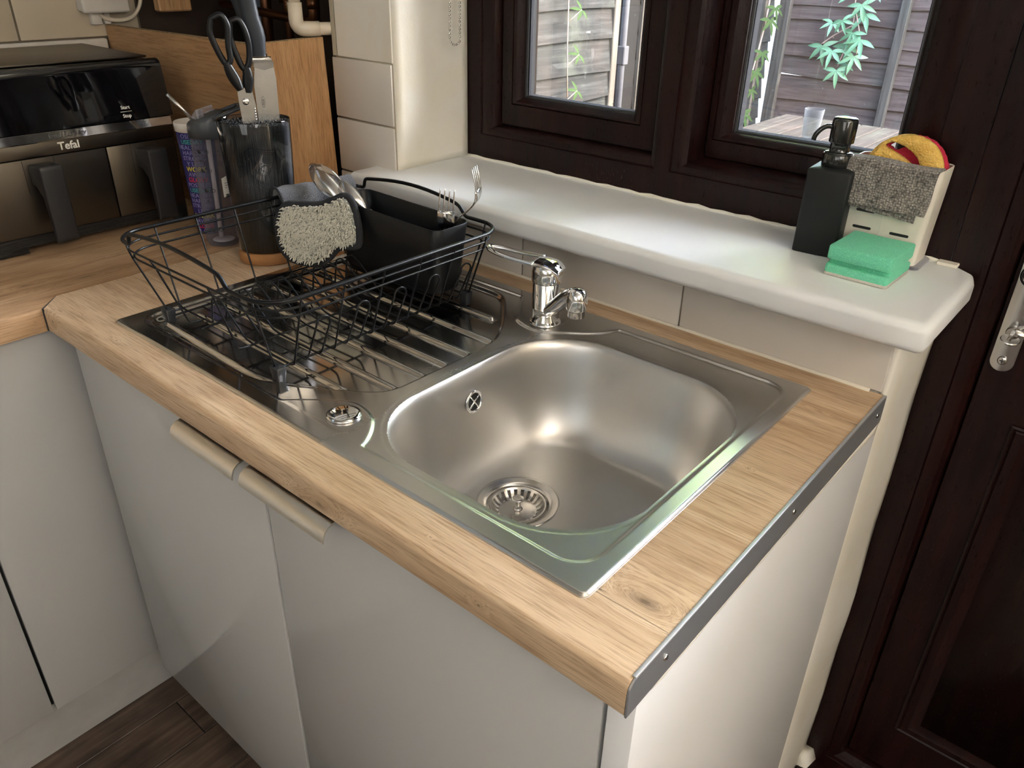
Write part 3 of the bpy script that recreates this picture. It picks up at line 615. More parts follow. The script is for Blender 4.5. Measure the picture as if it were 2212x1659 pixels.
def sd_seg(x, y, a, b):
    ax_, ay, bx_, by = a[0], a[1], b[0] - a[0], b[1] - a[1]
    t_ = np.clip(((x - ax_) * bx_ + (y - ay) * by) / (bx_ * bx_ + by * by), 0, 1)
    return np.hypot(x - ax_ - t_ * bx_, y - ay - t_ * by)
def deck_h(x, y):
    out = sd_rr(x, y, -.501, .3018, .424, .2518, .008)
    h = .0032 * sst(0, -.0035, out) - .0006
    A = sd_rr(x, y, -.500, .3035, .403, .228, .034)
    h = h - .0028 * sst(.0015, -.0035, A)
    # raised islands round the tap and the cap
    T = sd_poly(x, y, [(-.592, .60), (-.497, .452), (-.449, .441), (-.372, .500), (-.330, .60)], .006)
    K = sd_poly(x, y, [(-.390, .0), (-.4000, .085), (-.437, .128), (-.484, .137), (-.540, .096), (-.620, .0)], .006)
    isl = np.minimum(T, K)
    h = h + .0026 * sst(.0025, -.0025, isl) * sst(.0015, -.0035, A)
    Dp = sd_poly(x, y, [(-.614, .0865), (-.535, .128), (-.4725, .178), (-.4715, .390), (-.505, .445), (-.575, .520), (-.893, .520), (-.893, .0865)], .008)
    h = h - .0058 * sst(.002, -.0055, Dp)
    rb = np.full_like(h, 1.0)
    for a, b in RIBS: rb = np.minimum(rb, sd_seg(x, y, a, b))
    h = h + .0056 * sst(.0058, .0022, rb) * sst(.001, -.006, Dp)
    h = h + .0012 * sst(.006, .0, np.abs(sd_poly(x, y, [(-.614, .0865), (-.535, .128), (-.4725, .178), (-.4715, .390), (-.505, .445), (-.575, .520), (-.893, .520), (-.893, .0865)], .008) - .004)) * 0
    return h
sinkt = thing('kitchen_sink', 'stainless steel inset sink with ribbed drainer on the left', 'sink', (-.5, .3, 0))
st = .0016; nx = int(.848 / st) + 1; ny = int(.5036 / st) + 1
gx = np.linspace(-.925, -.077, nx); gy = np.linspace(.050, .5536, ny); GX, GY = np.meshgrid(gx, gy)
o_ = sd_rr(GX, GY, -.501, .3018, .424, .2518, .008)
cxn = np.clip(GX, -.917, -.085); cyn = np.clip(GY, .058, .5456); dd = np.hypot(GX - cxn, GY - cyn); f_ = np.where((dd > .008), .008 / np.maximum(dd, 1e-9), 1)
GX = cxn + (GX - cxn) * f_; GY = cyn + (GY - cyn) * f_
H = deck_h(GX, GY); sb = sd_bowl(GX, GY); H = H - .0003 * (sb < .0065)
idx = np.arange(nx * ny).reshape(ny, nx); q = np.stack([idx[:-1, :-1], idx[:-1, 1:], idx[1:, 1:], idx[1:, :-1]], -1).reshape(-1, 4)
keep = (sb.ravel()[q].max(1) > .001) ; q = q[keep]
co = np.stack([GX.ravel() + .5, GY.ravel() - .3, H.ravel()], 1)
me = bpy.data.meshes.new('deck'); me.vertices.add(len(co)); me.vertices.foreach_set('co', co.ravel()); me.loops.add(q.size); me.loops.foreach_set('vertex_index', q.ravel().astype(np.int32))
me.polygons.add(len(q)); me.polygons.foreach_set('loop_start', np.arange(0, q.size, 4, dtype=np.int32)); me.polygons.foreach_set('use_smooth', np.ones(len(q), bool)); me.update(calc_edges=True); me.validate()
me.materials.append(mt['sink']); o = bpy.data.objects.new('drainer_deck', me); C.objects.link(o); o.parent = sinkt; ORG[o] = Vector((-.5, .3, 0))
# rim edge
bm = B(); lo = rrect(-.501, .3018, .4242, .2520, .0082, 6); L = []
for d_, z in ((.0, .0003), (.0007, -.0001), (.0008, -.0006)):
    L.append([(x_ + math.copysign(d_, x_ + .501), y_ + math.copysign(d_, y_ - .3018), z + .0000) for x_, y_ in lo])
loft(bm, L, False, False); obj('rim_edge', bm, mt['sink'], sinkt)
# bowl
prof = [(-.008, -.0005), (-.005, -.0007), (-.0025, -.0013), (0, -.0030), (.0025, -.0060), (.0045, -.0100), (.0062, -.0160), (.0080, -.0260), (.0100, -.0420), (.0122, -.0600), (.0148, -.0790), (.0185, -.0965), (.0240, -.1130), (.0305, -.1270), (.0375, -.1380), (.0450, -.1455), (.0500, -.1488), (.0545, -.1505)]
def spl(P, n=4):
    out = []
    for i in range(len(P) - 1):
        p0, p1, p2, p3 = P[max(i - 1, 0)], P[i], P[i + 1], P[min(i + 2, len(P) - 1)]
        for k in range(n):
            t = k / n
            out.append(tuple(.5 * ((2 * b) + (c - a) * t + (2 * a - 5 * b + 4 * c - d) * t * t + (-a + 3 * b - 3 * c + d) * t ** 3) for a, b, c, d in zip(p0, p1, p2, p3)))
    return out + [P[-1]]
prof = spl(prof, 3)
DC = (-.3335, .2720)   # drain
def bowl_loop(t_, z, n=30):
    # straight walls also bow outwards a little
    pts = []
    for x_, y_ in rrect(BC[0], BC[1], BH[0] - t_, BH[1] - t_, max(BR - t_, .006), n): pts.append((x_, y_, z))
    # subdivide straights evenly
    out = []
    for i, p in enumerate(pts):
        out.append(p); q_ = pts[(i + 1) % len(pts)]
        if (i + 1) % (n + 1) == 0:
            for k in range(1, 12): out.append(tuple(a + (b - a) * k / 12 for a, b in zip(p, q_)))
    return out
L = [bowl_loop(t_, z) for t_, z in prof]
last = L[-1]; nn = len(last); rd = .0545
for s_ in (.33, .66, 1.0):
    loop = []
    for p in last:
        a = math.atan2(p[1] - DC[1], p[0] - DC[0]); q_ = (DC[0] + rd * math.cos(a), DC[1] + rd * math.sin(a), -.1525)
        loop.append(tuple(a_ + (b_ - a_) * s_ for a_, b_ in zip(p, q_)))
    L.append(loop)
bm = B(); loft(bm, L, False, False); 
bmesh.ops.recalc_face_normals(bm, faces=bm.faces)
if sum(f.normal.z for f in bm.faces if f.calc_center_median().z < -.14) < 0: bmesh.ops.reverse_faces(bm, faces=bm.faces)
bowl = obj('bowl', bm, mt['bowl'], sinkt, sharp=80)
# strainer waste
bm = B(); lathe(bm, [(.0560, -.0008), (.0550, .0008), (.0525, .0002), (.0470, -.0020), (.0425, -.0030), (.0415, -.0045), (.0405, -.012), (.0400, -.030), (.0001, -.031)], (DC[0], DC[1], -.1520), 48, close=False); obj('waste_flange', bm, mt['steel_bits'], sinkt)
bask = thing('basket_strainer', 'slotted steel basket strainer in the sink waste', 'strainer', (DC[0], DC[1], -.16))
bm = B(); n = 22; NA = n * 6; rows = [(.0385, -.0055), (.0378, -.0035), (.0360, -.0035), (.0345, -.0055), (.0315, -.0095), (.0280, -.0125), (.0255, -.0135), (.0235, -.0132), (.014, -.0122), (.0065, -.0118)]
V = [[bm.verts.new((DC[0] + r * math.cos(2 * PI * k / NA), DC[1] + r * math.sin(2 * PI * k / NA), -.152 + z)) for k in range(NA)] for r, z in rows]
for i in range(len(rows) - 1):
    for k in range(NA):
        if i in (3, 4, 5) and k % 6 in (0, 1, 2): continue
        bm.faces.new((V[i][k], V[i + 1][k], V[i + 1][(k + 1) % NA], V[i][(k + 1) % NA]))
bm.faces.new(V[-1]); bmesh.ops.recalc_face_normals(bm, faces=bm.faces); bmesh.ops.solidify(bm, geom=bm.faces[:], thickness=.0008)
obj('basket', bm, mt['steel_bits'], bask)
bm = B(); lathe(bm, [(.0075, 0), (.0045, .0008), (.0038, .003), (.0038, .012), (.0050, .0135), (.0078, .0150), (.0085, .0165), (.0078, .0175), (.0040, .0172), (.0001, .0170)], (DC[0], DC[1], -.164), 28); obj('knob', bm, mt['steel_bits'], bask)
# overflow rosette on the left wall of the bowl
ov = Vector((-.4338, .2940, -.0475)); nrm = Vector((1, 0, .10)).normalized(); Mo = axisM(nrm)
bm = B(); lathe(bm, [(.0125, .0005), (.0160, .0006), (.0168, .0016), (.0160, .0030), (.0140, .0034), (.0125, .0022), (.0123, .0006)], ov, 40, Mo, close=False)
for a in (35, 125):
    d_ = Mo @ Vector((math.cos(math.radians(a)), math.sin(math.radians(a)), 0)); tube(bm, [ov + nrm * .0014 - d_ * .0128, ov + nrm * .0014 + d_ * .0128], (.0016, .0010), 6, flatten=nrm.cross(d_))
rose = obj('overflow_rosette', bm, mt['chrome'], sinkt)
bm = B(); lathe(bm, [(.0001, .0008), (.0126, .0008)], ov, 32, Mo, close=False); obj('overflow_hole', bm, mt['gasket'], rose)
# chrome cap over the spare tap hole
bm = B(); lathe(bm, [(.0001, .0030), (.015, .0029), (.0185, .0022), (.0205, .0010), (.0208, -.0002), (.0195, -.0012)], (-.4665, .1040, .0038), 48, close=False)
obj('tap_hole_cover', bm, mt['chrome'], at=(-.4665, .1040, .0038), label='round chrome cover over the spare tap hole', cat='cap')

# ================================================================== TAP
TC = Vector((-.4570, .4760, .0030))
tap = thing('mixer_tap', 'chrome single-lever mixer tap with a looped lever handle', 'tap', TC)
def P3(dx, dy, dz): return TC + Vector((dx, dy, dz))
bm = B(); lathe(bm, [(.0238, 0), (.0240, .0025), (.0225, .0040), (.0215, .0042), (.0212, .0060)], TC, 48); obj('base_ring', bm, mt['chrome'], tap)
bm = B(); lathe(bm, [(.0205, .0050), (.0205, .0240), (.0209, .0245), (.0209, .0255), (.0205, .0260), (.0205, .0645), (.0195, .0655)], TC, 48); obj('body', bm, mt['chrome'], tap)
bm = B(); L = []
ld = Vector((-1, -.20, 0)).normalized(); ls = Vector((0, 0, 1)).cross(ld)
lathe(bm, [(.0215, .0652), (.0222, .0665), (.0225, .0720), (.0222, .082), (.0205, .0895), (.0150, .0950), (.0001, .0965)], TC, 40, close=False)
obj('cartridge_cap', bm, mt['chrome'], tap)
# lever: a long flat loop that grows out of the dome
def lev(s_, z): return TC + ld * s_ + Vector((0, 0, z))
cen = spl([(-.024, .084, .0155), (-.012, .0915, .0195), (.004, .0935, .0215), (.020, .0935, .0215), (.038, .0935, .0205), (.060, .0945, .0185), (.080, .0965, .0155), (.0925, .0980, .0115)], 5)
bm = B()
def lever_pt(i, side, up, f=1.0):
    s_, z, w = cen[i]; return lev(s_, z) + ls * w * side * f + Vector((0, 0, up))
i0 = next(i for i, c_ in enumerate(cen) if c_[0] > .016)
# solid part
L = []
for i in range(0, i0 + 1):
    s_, z, w = cen[i]; hh = .0045 + .004 * max(0, 1 - abs(s_) / .03)
    L.append([lev(s_, z - (hh * .9 if math.sin(a) < 0 else 0) * abs(math.sin(a)) + (hh * .55 if math.sin(a) > 0 else 0) * abs(math.sin(a)) ** 1.5) + ls * w * math.cos(a) for a in [2 * PI * k / 24 for k in range(24)]])
loft(bm, L)
# two arms and the tip
arm = []
for i in range(i0 - 1, len(cen)): arm.append(lev(cen[i][0], cen[i][1]) + ls * (cen[i][2] - .0034))
tip = lev(.0985, .0990)
arm2 = [lev(cen[i][0], cen[i][1]) - ls * (cen[i][2] - .0034) for i in range(i0 - 1, len(cen))]
path = arm + [tip + ls * .003, tip - ls * .003] + arm2[::-1]
tube(bm, path, (.0038, .0026), 10, flatten=Vector((0, 0, 1)).cross(ld)) if False else tube(bm, path, .0034, 10)
obj('lever', bm, mt['chrome'], tap, sharp=60)
sd_ = Vector((.955, -.295, 0)).normalized()
bm = B(); sp = spl([tuple(TC + sd_ * a + Vector((0, 0, b))) for a, b in ((.006, .020), (.026, .036), (.044, .0535), (.058, .0650), (.070, .0700))], 5)
rr_ = [(.0150 - .0035 * i / len(sp), .0105 - .0015 * i / len(sp)) for i in range(len(sp))]
tube(bm, sp, rr_, 24, flatten=sd_.cross(Vector((0, 0, 1)))); 
hc = TC + sd_ * .0740
lathe(bm, [(.0135, .0480), (.0150, .0500), (.0152, .0600), (.0150, .0660), (.0132, .0735), (.0090, .0780), (.0001, .0795)], (hc.x, hc.y, TC.z), 36); obj('spout', bm, mt['chrome'], tap, sharp=50)
bm = B(); lathe(bm, [(.0118, .0375), (.0122, .0385), (.0122, .0470), (.0135, .0480)], (hc.x, hc.y, TC.z), 28); obj('aerator', bm, mt['steel_bits'], tap)

# ================================================================== DISH RACK
rack = thing('dish_rack', 'black wire dish rack standing on the ribbed drainer', 'dish rack', (-.738, .28, -.004))
ZR = .1250; bx0, bx1, by0, by1 = -.872, -.600, .108, .458
rx0, rx1, ry0, ry1 = -.922, -.547, .072, .486
def ringpts(x0, x1, y0, y1, z, r=.045):
    return [Vector((a, b, z)) for a, b in rrect((x0 + x1) / 2, (y0 + y1) / 2, (x1 - x0) / 2, (y1 - y0) / 2, r, 8)]
def rim_short(y, sgn):
    """x from left to right along a short side with the arched grip"""
    xa, xb = (-.868, -.640)
    pts = [(-.880, y, ZR), (xa, y, ZR), (xa + .004, y, ZR + .016)]
    for i in range(1, 12):
        t = i / 12; xx = xa + .004 + t * (xb - xa - .004); pts.append((xx, y + sgn * .003 * math.sin(PI * t), ZR + .016 + .010 * math.sin(PI * t) - .016 * max(0, (t - .72) / .28) ** 2 * 0))
    pts += [(xb - .002, y, ZR + .015), (xb + .012, y, ZR), (xb + .022, y, ZR)]
    return fillet(pts, .006, 3)
outer = []
c = .045
def arc(cx_, cy_, a0, a1, n=8): return [(cx_ + c * math.cos(math.radians(a0 + (a1 - a0) * i / n)), cy_ + c * math.sin(math.radians(a0 + (a1 - a0) * i / n)), ZR) for i in range(n + 1)]
outer += arc(rx0 + c, ry0 + c, 180, 270) + [tuple(p) for p in rim_short(ry0, -1)] + arc(rx1 - c, ry0 + c, 270, 360) + arc(rx1 - c, ry1 - c, 0, 90) + [tuple(p) for p in rim_short(ry1, 1)[::-1]] + arc(rx0 + c, ry1 - c, 90, 180)
bm = B(); tube(bm, outer, .0029, 10, closed=True); obj('rim', bm, mt['black_wire'], rack, sharp=60, label='thick black rim with arched grips at both ends')
for dz, ins in ((.0125, .004), (.0245, .008)):
    bm = B(); tube(bm, ringpts(rx0 + ins, rx1 - ins, ry0 + ins, ry1 - ins, ZR - dz, .044), .0016, 8, closed=True); obj('side_ring', bm, mt['black_wire'], rack, sharp=60)
ZB = .0125
def wire(pts, r=.00145, fr=.006, name='wire'):
    bm = B(); tube(bm, fillet(pts, fr, 4), r, 7); return obj(name, bm, mt['black_wire'], rack, sharp=60)
ys = [.130 + .0218 * k for k in range(16)]
for k, y in enumerate(ys):
    full = k % 3 == 0
    hoop_x = -.765
    mid = [(-.688, y, ZB), (-.706, y, ZB + .003), (-.752, y, ZB + .040), (-.768, y, ZB + .046), (-.780, y, ZB + .040), (-.788, y, ZB), (-.800, y, ZB)] if k < 12 else [(-.7, y, ZB)]
    if full:
        yr_ = y - .011; yt = y + .006
        wire([(rx1 - .0005, yr_, ZR - .001), (rx1 - .004, yr_, ZR - .0125), (bx1 + .004, y, ZB + .002), (bx1 - .004, y, ZB - .001)] + mid + [(bx0 + .003, y, ZB - .001), (bx0 - .004, y, ZB + .002), (rx0 + .004, yt, ZR - .0125), (rx0 + .0005, yt, ZR - .001)], name='upright_wire')
    elif k % 3 == 1:
        y2 = ys[k + 1] if k + 1 < 16 else y + .0218
        z_t = .080; xo = bx1 + .003; xt = bx1 + .030
        mid2 = [(p[0], y2, p[2]) for p in mid]
        yt = (y + y2) / 2
        arcp = [(xt + 0, yt + (y - y2) / 2 * math.cos(a), z_t - .010 + .010 * math.sin(a)) for a in [PI * i / 8 for i in range(9)]]
        wire([(bx0 + .02, y, ZB)] + mid[::-1] + [(xo - .004, y, ZB - .001), (xo + .002, y, ZB + .006)] + arcp + [(xo + .002, y2, ZB + .006), (xo - .004, y2, ZB - .001)] + mid2 + [(bx0 + .02, y2, ZB)], fr=.004, name='plate_loop')
for x_ in (bx1 - .010, -.694, -.790, bx0 + .012):
    wire([(x_, by0 + .004, ZB - .0028), (x_, by1 - .004, ZB - .0028)], .0017, name='cross_wire')
for i, x_ in enumerate((bx0 + .002, -.812, -.690, bx1 - .006)):
    f0 = (x_ - bx0) / (bx1 - bx0); xt = rx0 + .03 + (rx1 - rx0 - .06) * f0
    for (yb, yt, s_) in ((by0, ry0, 1), (by1, ry1, -1)):
        zt = ZR if i in (0, 3) else ZR - .012
        wire([(xt, yt + s_ * .003, zt), (xt - (xt - x_) * .12, yt + s_ * .008, ZR - .024), (x_, yb, ZB), (x_, yb + s_ * .025, ZB - .001)], name='end_wire')
def foot(x_, y_):
    bm = B(); loft(bm, [[(x_ + a * w, y_ + b * w2, z) for a, b in ((-1, -1), (1, -1), (1, 1), (-1, 1))] for z, w, w2 in ((-.0045, .0062, .0052), (.004, .0072, .006), (.0165, .0088, .0072), (.0175, .0080, .0064))]); bevel(bm, bm.edges[:], .0012, 2)
    obj('rubber_foot', bm, mt['rubber_grey'], rack)
for x_ in (bx0 - .001, bx1 - .002):
    for y_ in (by0 + .001, by1 - .001): foot(x_, y_)

# utensil holder
hold = thing('utensil_holder', 'black plastic utensil holder at the far end of the dish rack', 'utensil holder', (-.74, .44, .016))
bm = B(); hx0, hx1, hy0, hy1 = -.853, -.608, .402, .478
zb = .016
def hl(z, s_, ins=0.0, top=False):
    out = []
    for a, b in rrect((hx0 + hx1) / 2, (hy0 + hy1) / 2, (hx1 - hx0) / 2 - s_ * 1.6 - ins, (hy1 - hy0) / 2 - s_ * .8 - ins, .016 - ins * .5, 6):
        zz = z
        if top:
            f0 = (a - hx0) / (hx1 - hx0); zz = z - .005 * f0
        out.append((a, b, float(zz)))
    return out
loft(bm, [hl(zb, .010), hl(zb + .004, .0085), hl(.07, .004), hl(.128, .0, 0, True), hl(.1292, .0, .0008, True), hl(.128, .0, .0020, True), hl(.07, .004, .0022), hl(zb + .005, .0085, .0022)])
obj('bin', bm, mt['black_plastic'], hold)
bm = B(); tube(bm, [(-.84, .402, .124), (-.84, .397, .128), (-.84, .392, .120)], .002, 6); obj('hook', bm, mt['black_plastic'], hold)

# cutlery
def spoon(name, label, base, tipdir, face, L=.17, bw=.021, bl=.058):
    """base point in the holder, direction to the bowl, face = hollow side"""
    d = Vector(tipdir).normalized(); f = Vector(face); f = (f - d * f.dot(d)).normalized(); s = d.cross(f); b0 = Vector(base)
    t = thing(name, label, 'spoon', base, 'cutlery in the utensil holder')
    bm = B(); h = L - bl
    pts = [b0 + d * (h * i / 12) + f * (.004 * math.sin(PI * i / 12)) for i in range(13)]
    tube(bm, pts, [(.0055 - .0032 * (i / 12) ** .6, .0012 + .0004 * i / 12) for i in range(13)], 10, flatten=s); obj('stem', bm, mt['cutlery'], t)
    bm = B(); Lp = []; n = 20
    for i in range(17):
        u = i / 16; w = bw * math.sqrt(max(0, math.sin(PI * min(1, .04 + u * .96)))) * (1.0 - .12 * u) if 0 < u < 1 else .002
        row = []
        for k in range(-6, 7):
            v = k / 6; dep = -.0105 * (1 - v * v) * math.sin(PI * u) ** .8
            row.append(b0 + d * (h - .004 + bl * u) + s * w * v + f * (dep + .003 * math.cos(PI * u)))
        Lp.append(row)
    loft(bm, Lp, False, False, closed=False); bmesh.ops.solidify(bm, geom=bm.faces[:], thickness=.0012); obj('spoon_bowl', bm, mt['cutlery'], t, sharp=70); return t
spoon('tablespoon', 'large steel spoon with its bowl leaning furthest left above the mitt', (-.748, .430, .072), (-.174, -.012, .096), (-.45, .62, -.75), .200, .0210, .082)
spoon('tablespoon', 'large steel spoon standing at the corner of the utensil holder, half behind the other', (-.728, .432, .024), (-.122, -.010, .130), (-.2, .80, -.2), .180, .0175, .068)
spoon('teaspoon', 'small steel spoon low inside the utensil holder', (-.712, .452, .020), (-.075, -.020, .098), (.3, .8, .2), .128, .0135, .042)
def fork(label, base, pts, face, w=.0125):
    t = thing('fork', label, 'fork', base, 'cutlery in the utensil holder'); P = [Vector(p) for p in pts]; f = Vector(face).normalized()
    bm = B(); path = spl([tuple(p) for p in P], 6); k0 = int(len(path) * .58)
    d = (Vector(path[-1]) - Vector(path[k0])).normalized(); s = d.cross(f).normalized()
    tube(bm, path[:k0 + 1], [(.0048 - .0022 * math.sin(PI * .5 * i / k0), .0013) for i in range(k0 + 1)], 8, flatten=s)
    obj('stem', bm, mt['cutlery'], t)
    bm = B(); k1 = k0 + max(2, int((len(path) - k0) * .50)); Lp = []
    for i in range(k0 - 1, k1 + 1):
        u = (i - k0 + 1) / (k1 - k0 + 1); ww = .003 + (w - .003) * sst(0, .38, np.float64(u)); p = Vector(path[i])
        Lp.append([p + s * float(ww) * a + f.cross(s).cross(s) * 0 + s.cross(d) * .0009 * b for a, b in ((-1, -1), (1, -1), (1, 1), (-1, 1))])
    loft(bm, Lp); obj('head', bm, mt['cutlery'], t)
    for j in range(4):
        a = (j - 1.5) / 1.5 * .82
        bm = B(); tube(bm, [Vector(path[i]) + s * (w * a) for i in range(k1 - 1, len(path))], [(.0015 - .0009 * (i / (len(path) - k1 + 1)), .0009) for i in range(len(path) - k1 + 1)], 6, flatten=s); obj('tine', bm, mt['cutlery'], t)
    return t
fork('steel fork at the right end of the holder, seen flat with four tines', (-.640, .440, .022), [(-.650, .440, .022), (-.6400, .438, .07), (-.6290, .438, .104), (-.6250, .438, .120), (-.6225, .438, .145), (-.6210, .440, .178)], (.65, -.76, 0), .0128)
fork('tall steel fork leaning outwards over the sill side, seen edge on', (-.650, .462, .022), [(-.655, .455, .022), (-.634, .453, .08), (-.613, .450, .1285), (-.586, .447, .152), (-.5655, .444, .172), (-.5635, .444, .192), (-.570, .443, .2185)], (.92, .38, 0), .0118)

# ================================================================== MITT AND TOWEL ON THE RACK
mitt = thing('dusting_mitt', 'cream noodle-pile cleaning mitt with dark trim on the dish rack', 'mitt', (-.80, .36, .02))
# outline measured in the plane that faces the viewer
mc = Vector((-.838, .345, .077)); mr = Vector((.845, .50, .0)).normalized(); mn = Vector((.52, -.80, .30)).normalized(); mr = (mr - mn * mr.dot(mn)).normalized(); mu = mn.cross(mr)
out2 = spl([(-.0545, .0200), (-.0500, .0370), (-.0390, .0480), (-.0200, .0500), (.0140, .0520), (.0340, .0590), (.0540, .0680), (.0650, .0630), (.0740, .0430), (.0800, .0150), (.0800, -.0060), (.0660, -.0100), (.0490, -.0120), (.0400, -.0200), (.0310, -.0310), (.0150, -.0400), (-.0050, -.0410), (-.0320, -.0350), (-.0480, -.0150), (-.0545, .0200)], 4)[:-1]
def mp3(a, b, h=0): return mc + mr * a + mu * b + mn * h
bm = B(); loft(bm, [[mp3(.012 + (a - .012) * s_, .010 + (b - .010) * s_, h) for a, b in out2] for s_, h in ((.3, -.008), (.9, -.009), (1, -.004), (1, .003), (.93, .006), (.55, .009), (.2, .010))]); obj('fabric_body', bm, mt['noodle_base'], mitt, sharp=70)
bm = B(); tube(bm, [mp3(a, b, .001) for a, b in out2], .0062, 10, closed=True); obj('trim', bm, mt['towel_edge'], mitt, sharp=80, label='dark grey bound edge')
def inside(a, b, P):
    r_ = False
    for i in range(len(P)):
        (x0, y0), (x1, y1) = P[i], P[i - 1]
        if (y0 > b) != (y1 > b) and a < (x1 - x0) * (b - y0) / (y1 - y0) + x0: r_ = not r_
    return r_
bm = B(); cnt = 0; rnd = random.Random(3)
while cnt < 3000:
    a, b = rnd.uniform(-.055, .08), rnd.uniform(-.045, .070)
    if not inside((a - .012) / .91 + .012, (b - .01) / .91 + .01, out2): continue
    cnt += 1; h0 = .006 + .003 * math.sin(a * 70) ; p = mp3(a, b, h0 * .6)
    dr = (mn + mr * rnd.uniform(-.75, .75) + mu * rnd.uniform(-.95, .45)).normalized(); ln = rnd.uniform(.0060, .0105); q_ = p + dr * ln; q2 = q_ + (dr + Vector((0, 0, -.6))).normalized() * ln * .35
    tube(bm, [p, q_, q2], [.00100, .00100, .0006], 4)
obj('noodle_pile', bm, mt['noodle'], mitt, kind='stuff', sharp=80)
def soft(bm, amp, sc, seed=0):
    for v in bm.verts:
        p = v.co * sc; v.co += Vector((math.sin(p.y * 1.3 + seed) + math.sin(p.z * 2.1 + p.x), math.sin(p.x * 1.7 + seed) + math.sin(p.z * 1.9), math.sin(p.x * 1.1 + p.y * 1.5 + seed) * 1.2)) * amp
tw = thing('microfibre_towel', 'blue-grey rolled microfibre cloth on the left rim of the dish rack', 'cloth', (-.91, .42, .11))
a0 = Vector((-.9225, .3480, .1270)); a1 = Vector((-.9000, .4830, .1290)); ax_ = (a1 - a0).normalized()
bm = B(); L = []
side = Vector((0, 0, 1)).cross(ax_).normalized()
for i in range(25):
    u = i / 24; c_ = a0 + (a1 - a0) * u; sec = []
    w = .022 + .002 * math.sin(u * 5)
    for (p_, q_) in ((-1.0, -1.9), (-1.0, -.8), (-.75, .15), (-.2, .55), (.35, .50), (.85, .05), (1.05, -.7), (1.1, -1.7), (.80, -1.75), (.70, -.7), (.45, -.1), (0, .12), (-.5, -.15), (-.72, -.9), (-.78, -1.85)):
        sec.append(c_ - side * p_ * w + Vector((0, 0, q_ * .022 + .0015 * math.sin(u * 9 + p_ * 2))))
    L.append(sec)
loft(bm, L); bmesh.ops.recalc_face_normals(bm, faces=bm.faces); bmesh.ops.subdivide_edges(bm, edges=bm.edges[:], cuts=1, smooth=.6); soft(bm, .0007, 90); obj('folded_cloth', bm, mt['towel'], tw, sharp=70)
bm = B(); 
for off_ in (0, .0035):
    tube(bm, [a0 + ax_ * (off_ * .8 - .001) - side * p_ * (.023 - off_) + Vector((0, 0, q_ * .0225 - off_)) for p_, q_ in spl([(-1.0, -1.9), (-1.0, -.8), (-.75, .15), (-.2, .55), (.35, .50), (.85, .05), (1.05, -.7), (1.1, -1.7)], 3)], .0021, 7)
obj('hem', bm, mt['towel_edge'], tw, sharp=80, label='dark stitched hem')

# ================================================================== CORNER BOXING AND PIPES
bxg = thing('pipe_boxing', 'oak-look boxing in the corner hiding the pipes, knotted on its bright side', 'boxing', (-1.36, .53, 0))
bm = B(); prism(bm, [(XL + .004, .0005), (-1.081, .0005), (-1.083, .334), (XL + .004, .330)], .4550, .4710, axis='y'); obj('front_board', bm, mt['boxing_x'], bxg)
bm = B(); loft(bm, [[(-1.080 - .014 * z / .338, .4552, z + dz0), (-1.080 - .014 * z / .338, .5985, z), (-1.096 - .014 * z / .338, .5985, z), (-1.096 - .014 * z / .338, .4715, z + dz0)] for z, dz0 in ((.0005, 0), (.3400, -.0040))]); bmesh.ops.recalc_face_normals(bm, faces=bm.faces); obj('side_board', bm, mt['boxing'], bxg)
bm = B(); prism(bm, [(XL + .006, .3302), (-1.098, .3342), (-1.098, .3350), (XL + .006, .3310)], .4554, .4706, axis='y'); obj('cut_edge', bm, mt['chipboard'], bxg, label='raw chipboard top edge')
bm = B(); loft(bm, [[(-1.0945, .4560, .3361), (-1.0945, .5980, .3401), (-1.1095, .5980, .3401), (-1.1095, .4720, .3361)], [(-1.0945, .4560, .3372), (-1.0945, .5980, .3408), (-1.1095, .5980, .3408), (-1.1095, .4720, .3372)]]); bmesh.ops.recalc_face_normals(bm, faces=bm.faces); obj('cut_edge', bm, mt['chipboard'], bxg)
pw = thing('waste_pipe', 'white plastic waste pipe with an elbow above the corner boxing', 'pipe', (-1.10, .55, .34))
bm = B(); tube(bm, [(-1.112, .556, .70), (-1.112, .556, .385)], .0108, 18); obj('pipe', bm, mt['pipe_white'], pw)
bm = B(); tube(bm, fillet([(-1.112, .556, .398), (-1.112, .556, .3545), (-1.093, .592, .3545)], .016, 8), .0130, 18); obj('elbow', bm, mt['pipe_white'], pw, sharp=60)
bm = B(); tube(bm, [(-1.094, .588, .3545), (-1.081, .622, .3545)], .0112, 18); obj('pipe', bm, mt['pipe_white'], pw)
cp = thing('copper_pipe', 'tarnished copper pipes in the dark corner recess', 'pipe', (-1.2, .64, .37))
bm = B(); tube(bm, fillet([(-1.172, .640, .72), (-1.172, .640, .357), (-1.52, .66, .372)], .022, 8), .0085, 14); obj('pipe', bm, mt['copper'], cp, sharp=60)
bm = B(); tube(bm, [(-1.172, .640, .381), (-1.172, .640, .40)], .0100, 14); tube(bm, [(-1.172, .640, .415), (-1.172, .640, .419)], .0096, 14); obj('collar', bm, mt['copper'], cp)
bv = thing('brass_valve', 'brass valve beside the copper pipe in the corner recess', 'valve', (-1.21, .62, .40))
bm = B(); lathe(bm, [(.0001, .366), (.010, .366), (.010, .374), (.0135, .376), (.0135, .386), (.010, .388), (.010, .393), (.015, .395), (.015, .416), (.011, .418), (.011, .44), (.0001, .44)], (-1.208, .622, 0), 6); obj('valve_body', bm, mt['brass'], bv)
bm = B(); tube(bm, [(-1.208, .622, .404), (-1.232, .612, .404)], .006, 8); tube(bm, [(-1.232, .612, .390), (-1.232, .612, .44)], .004, 8); obj('valve_handle', bm, mt['brass'], bv)
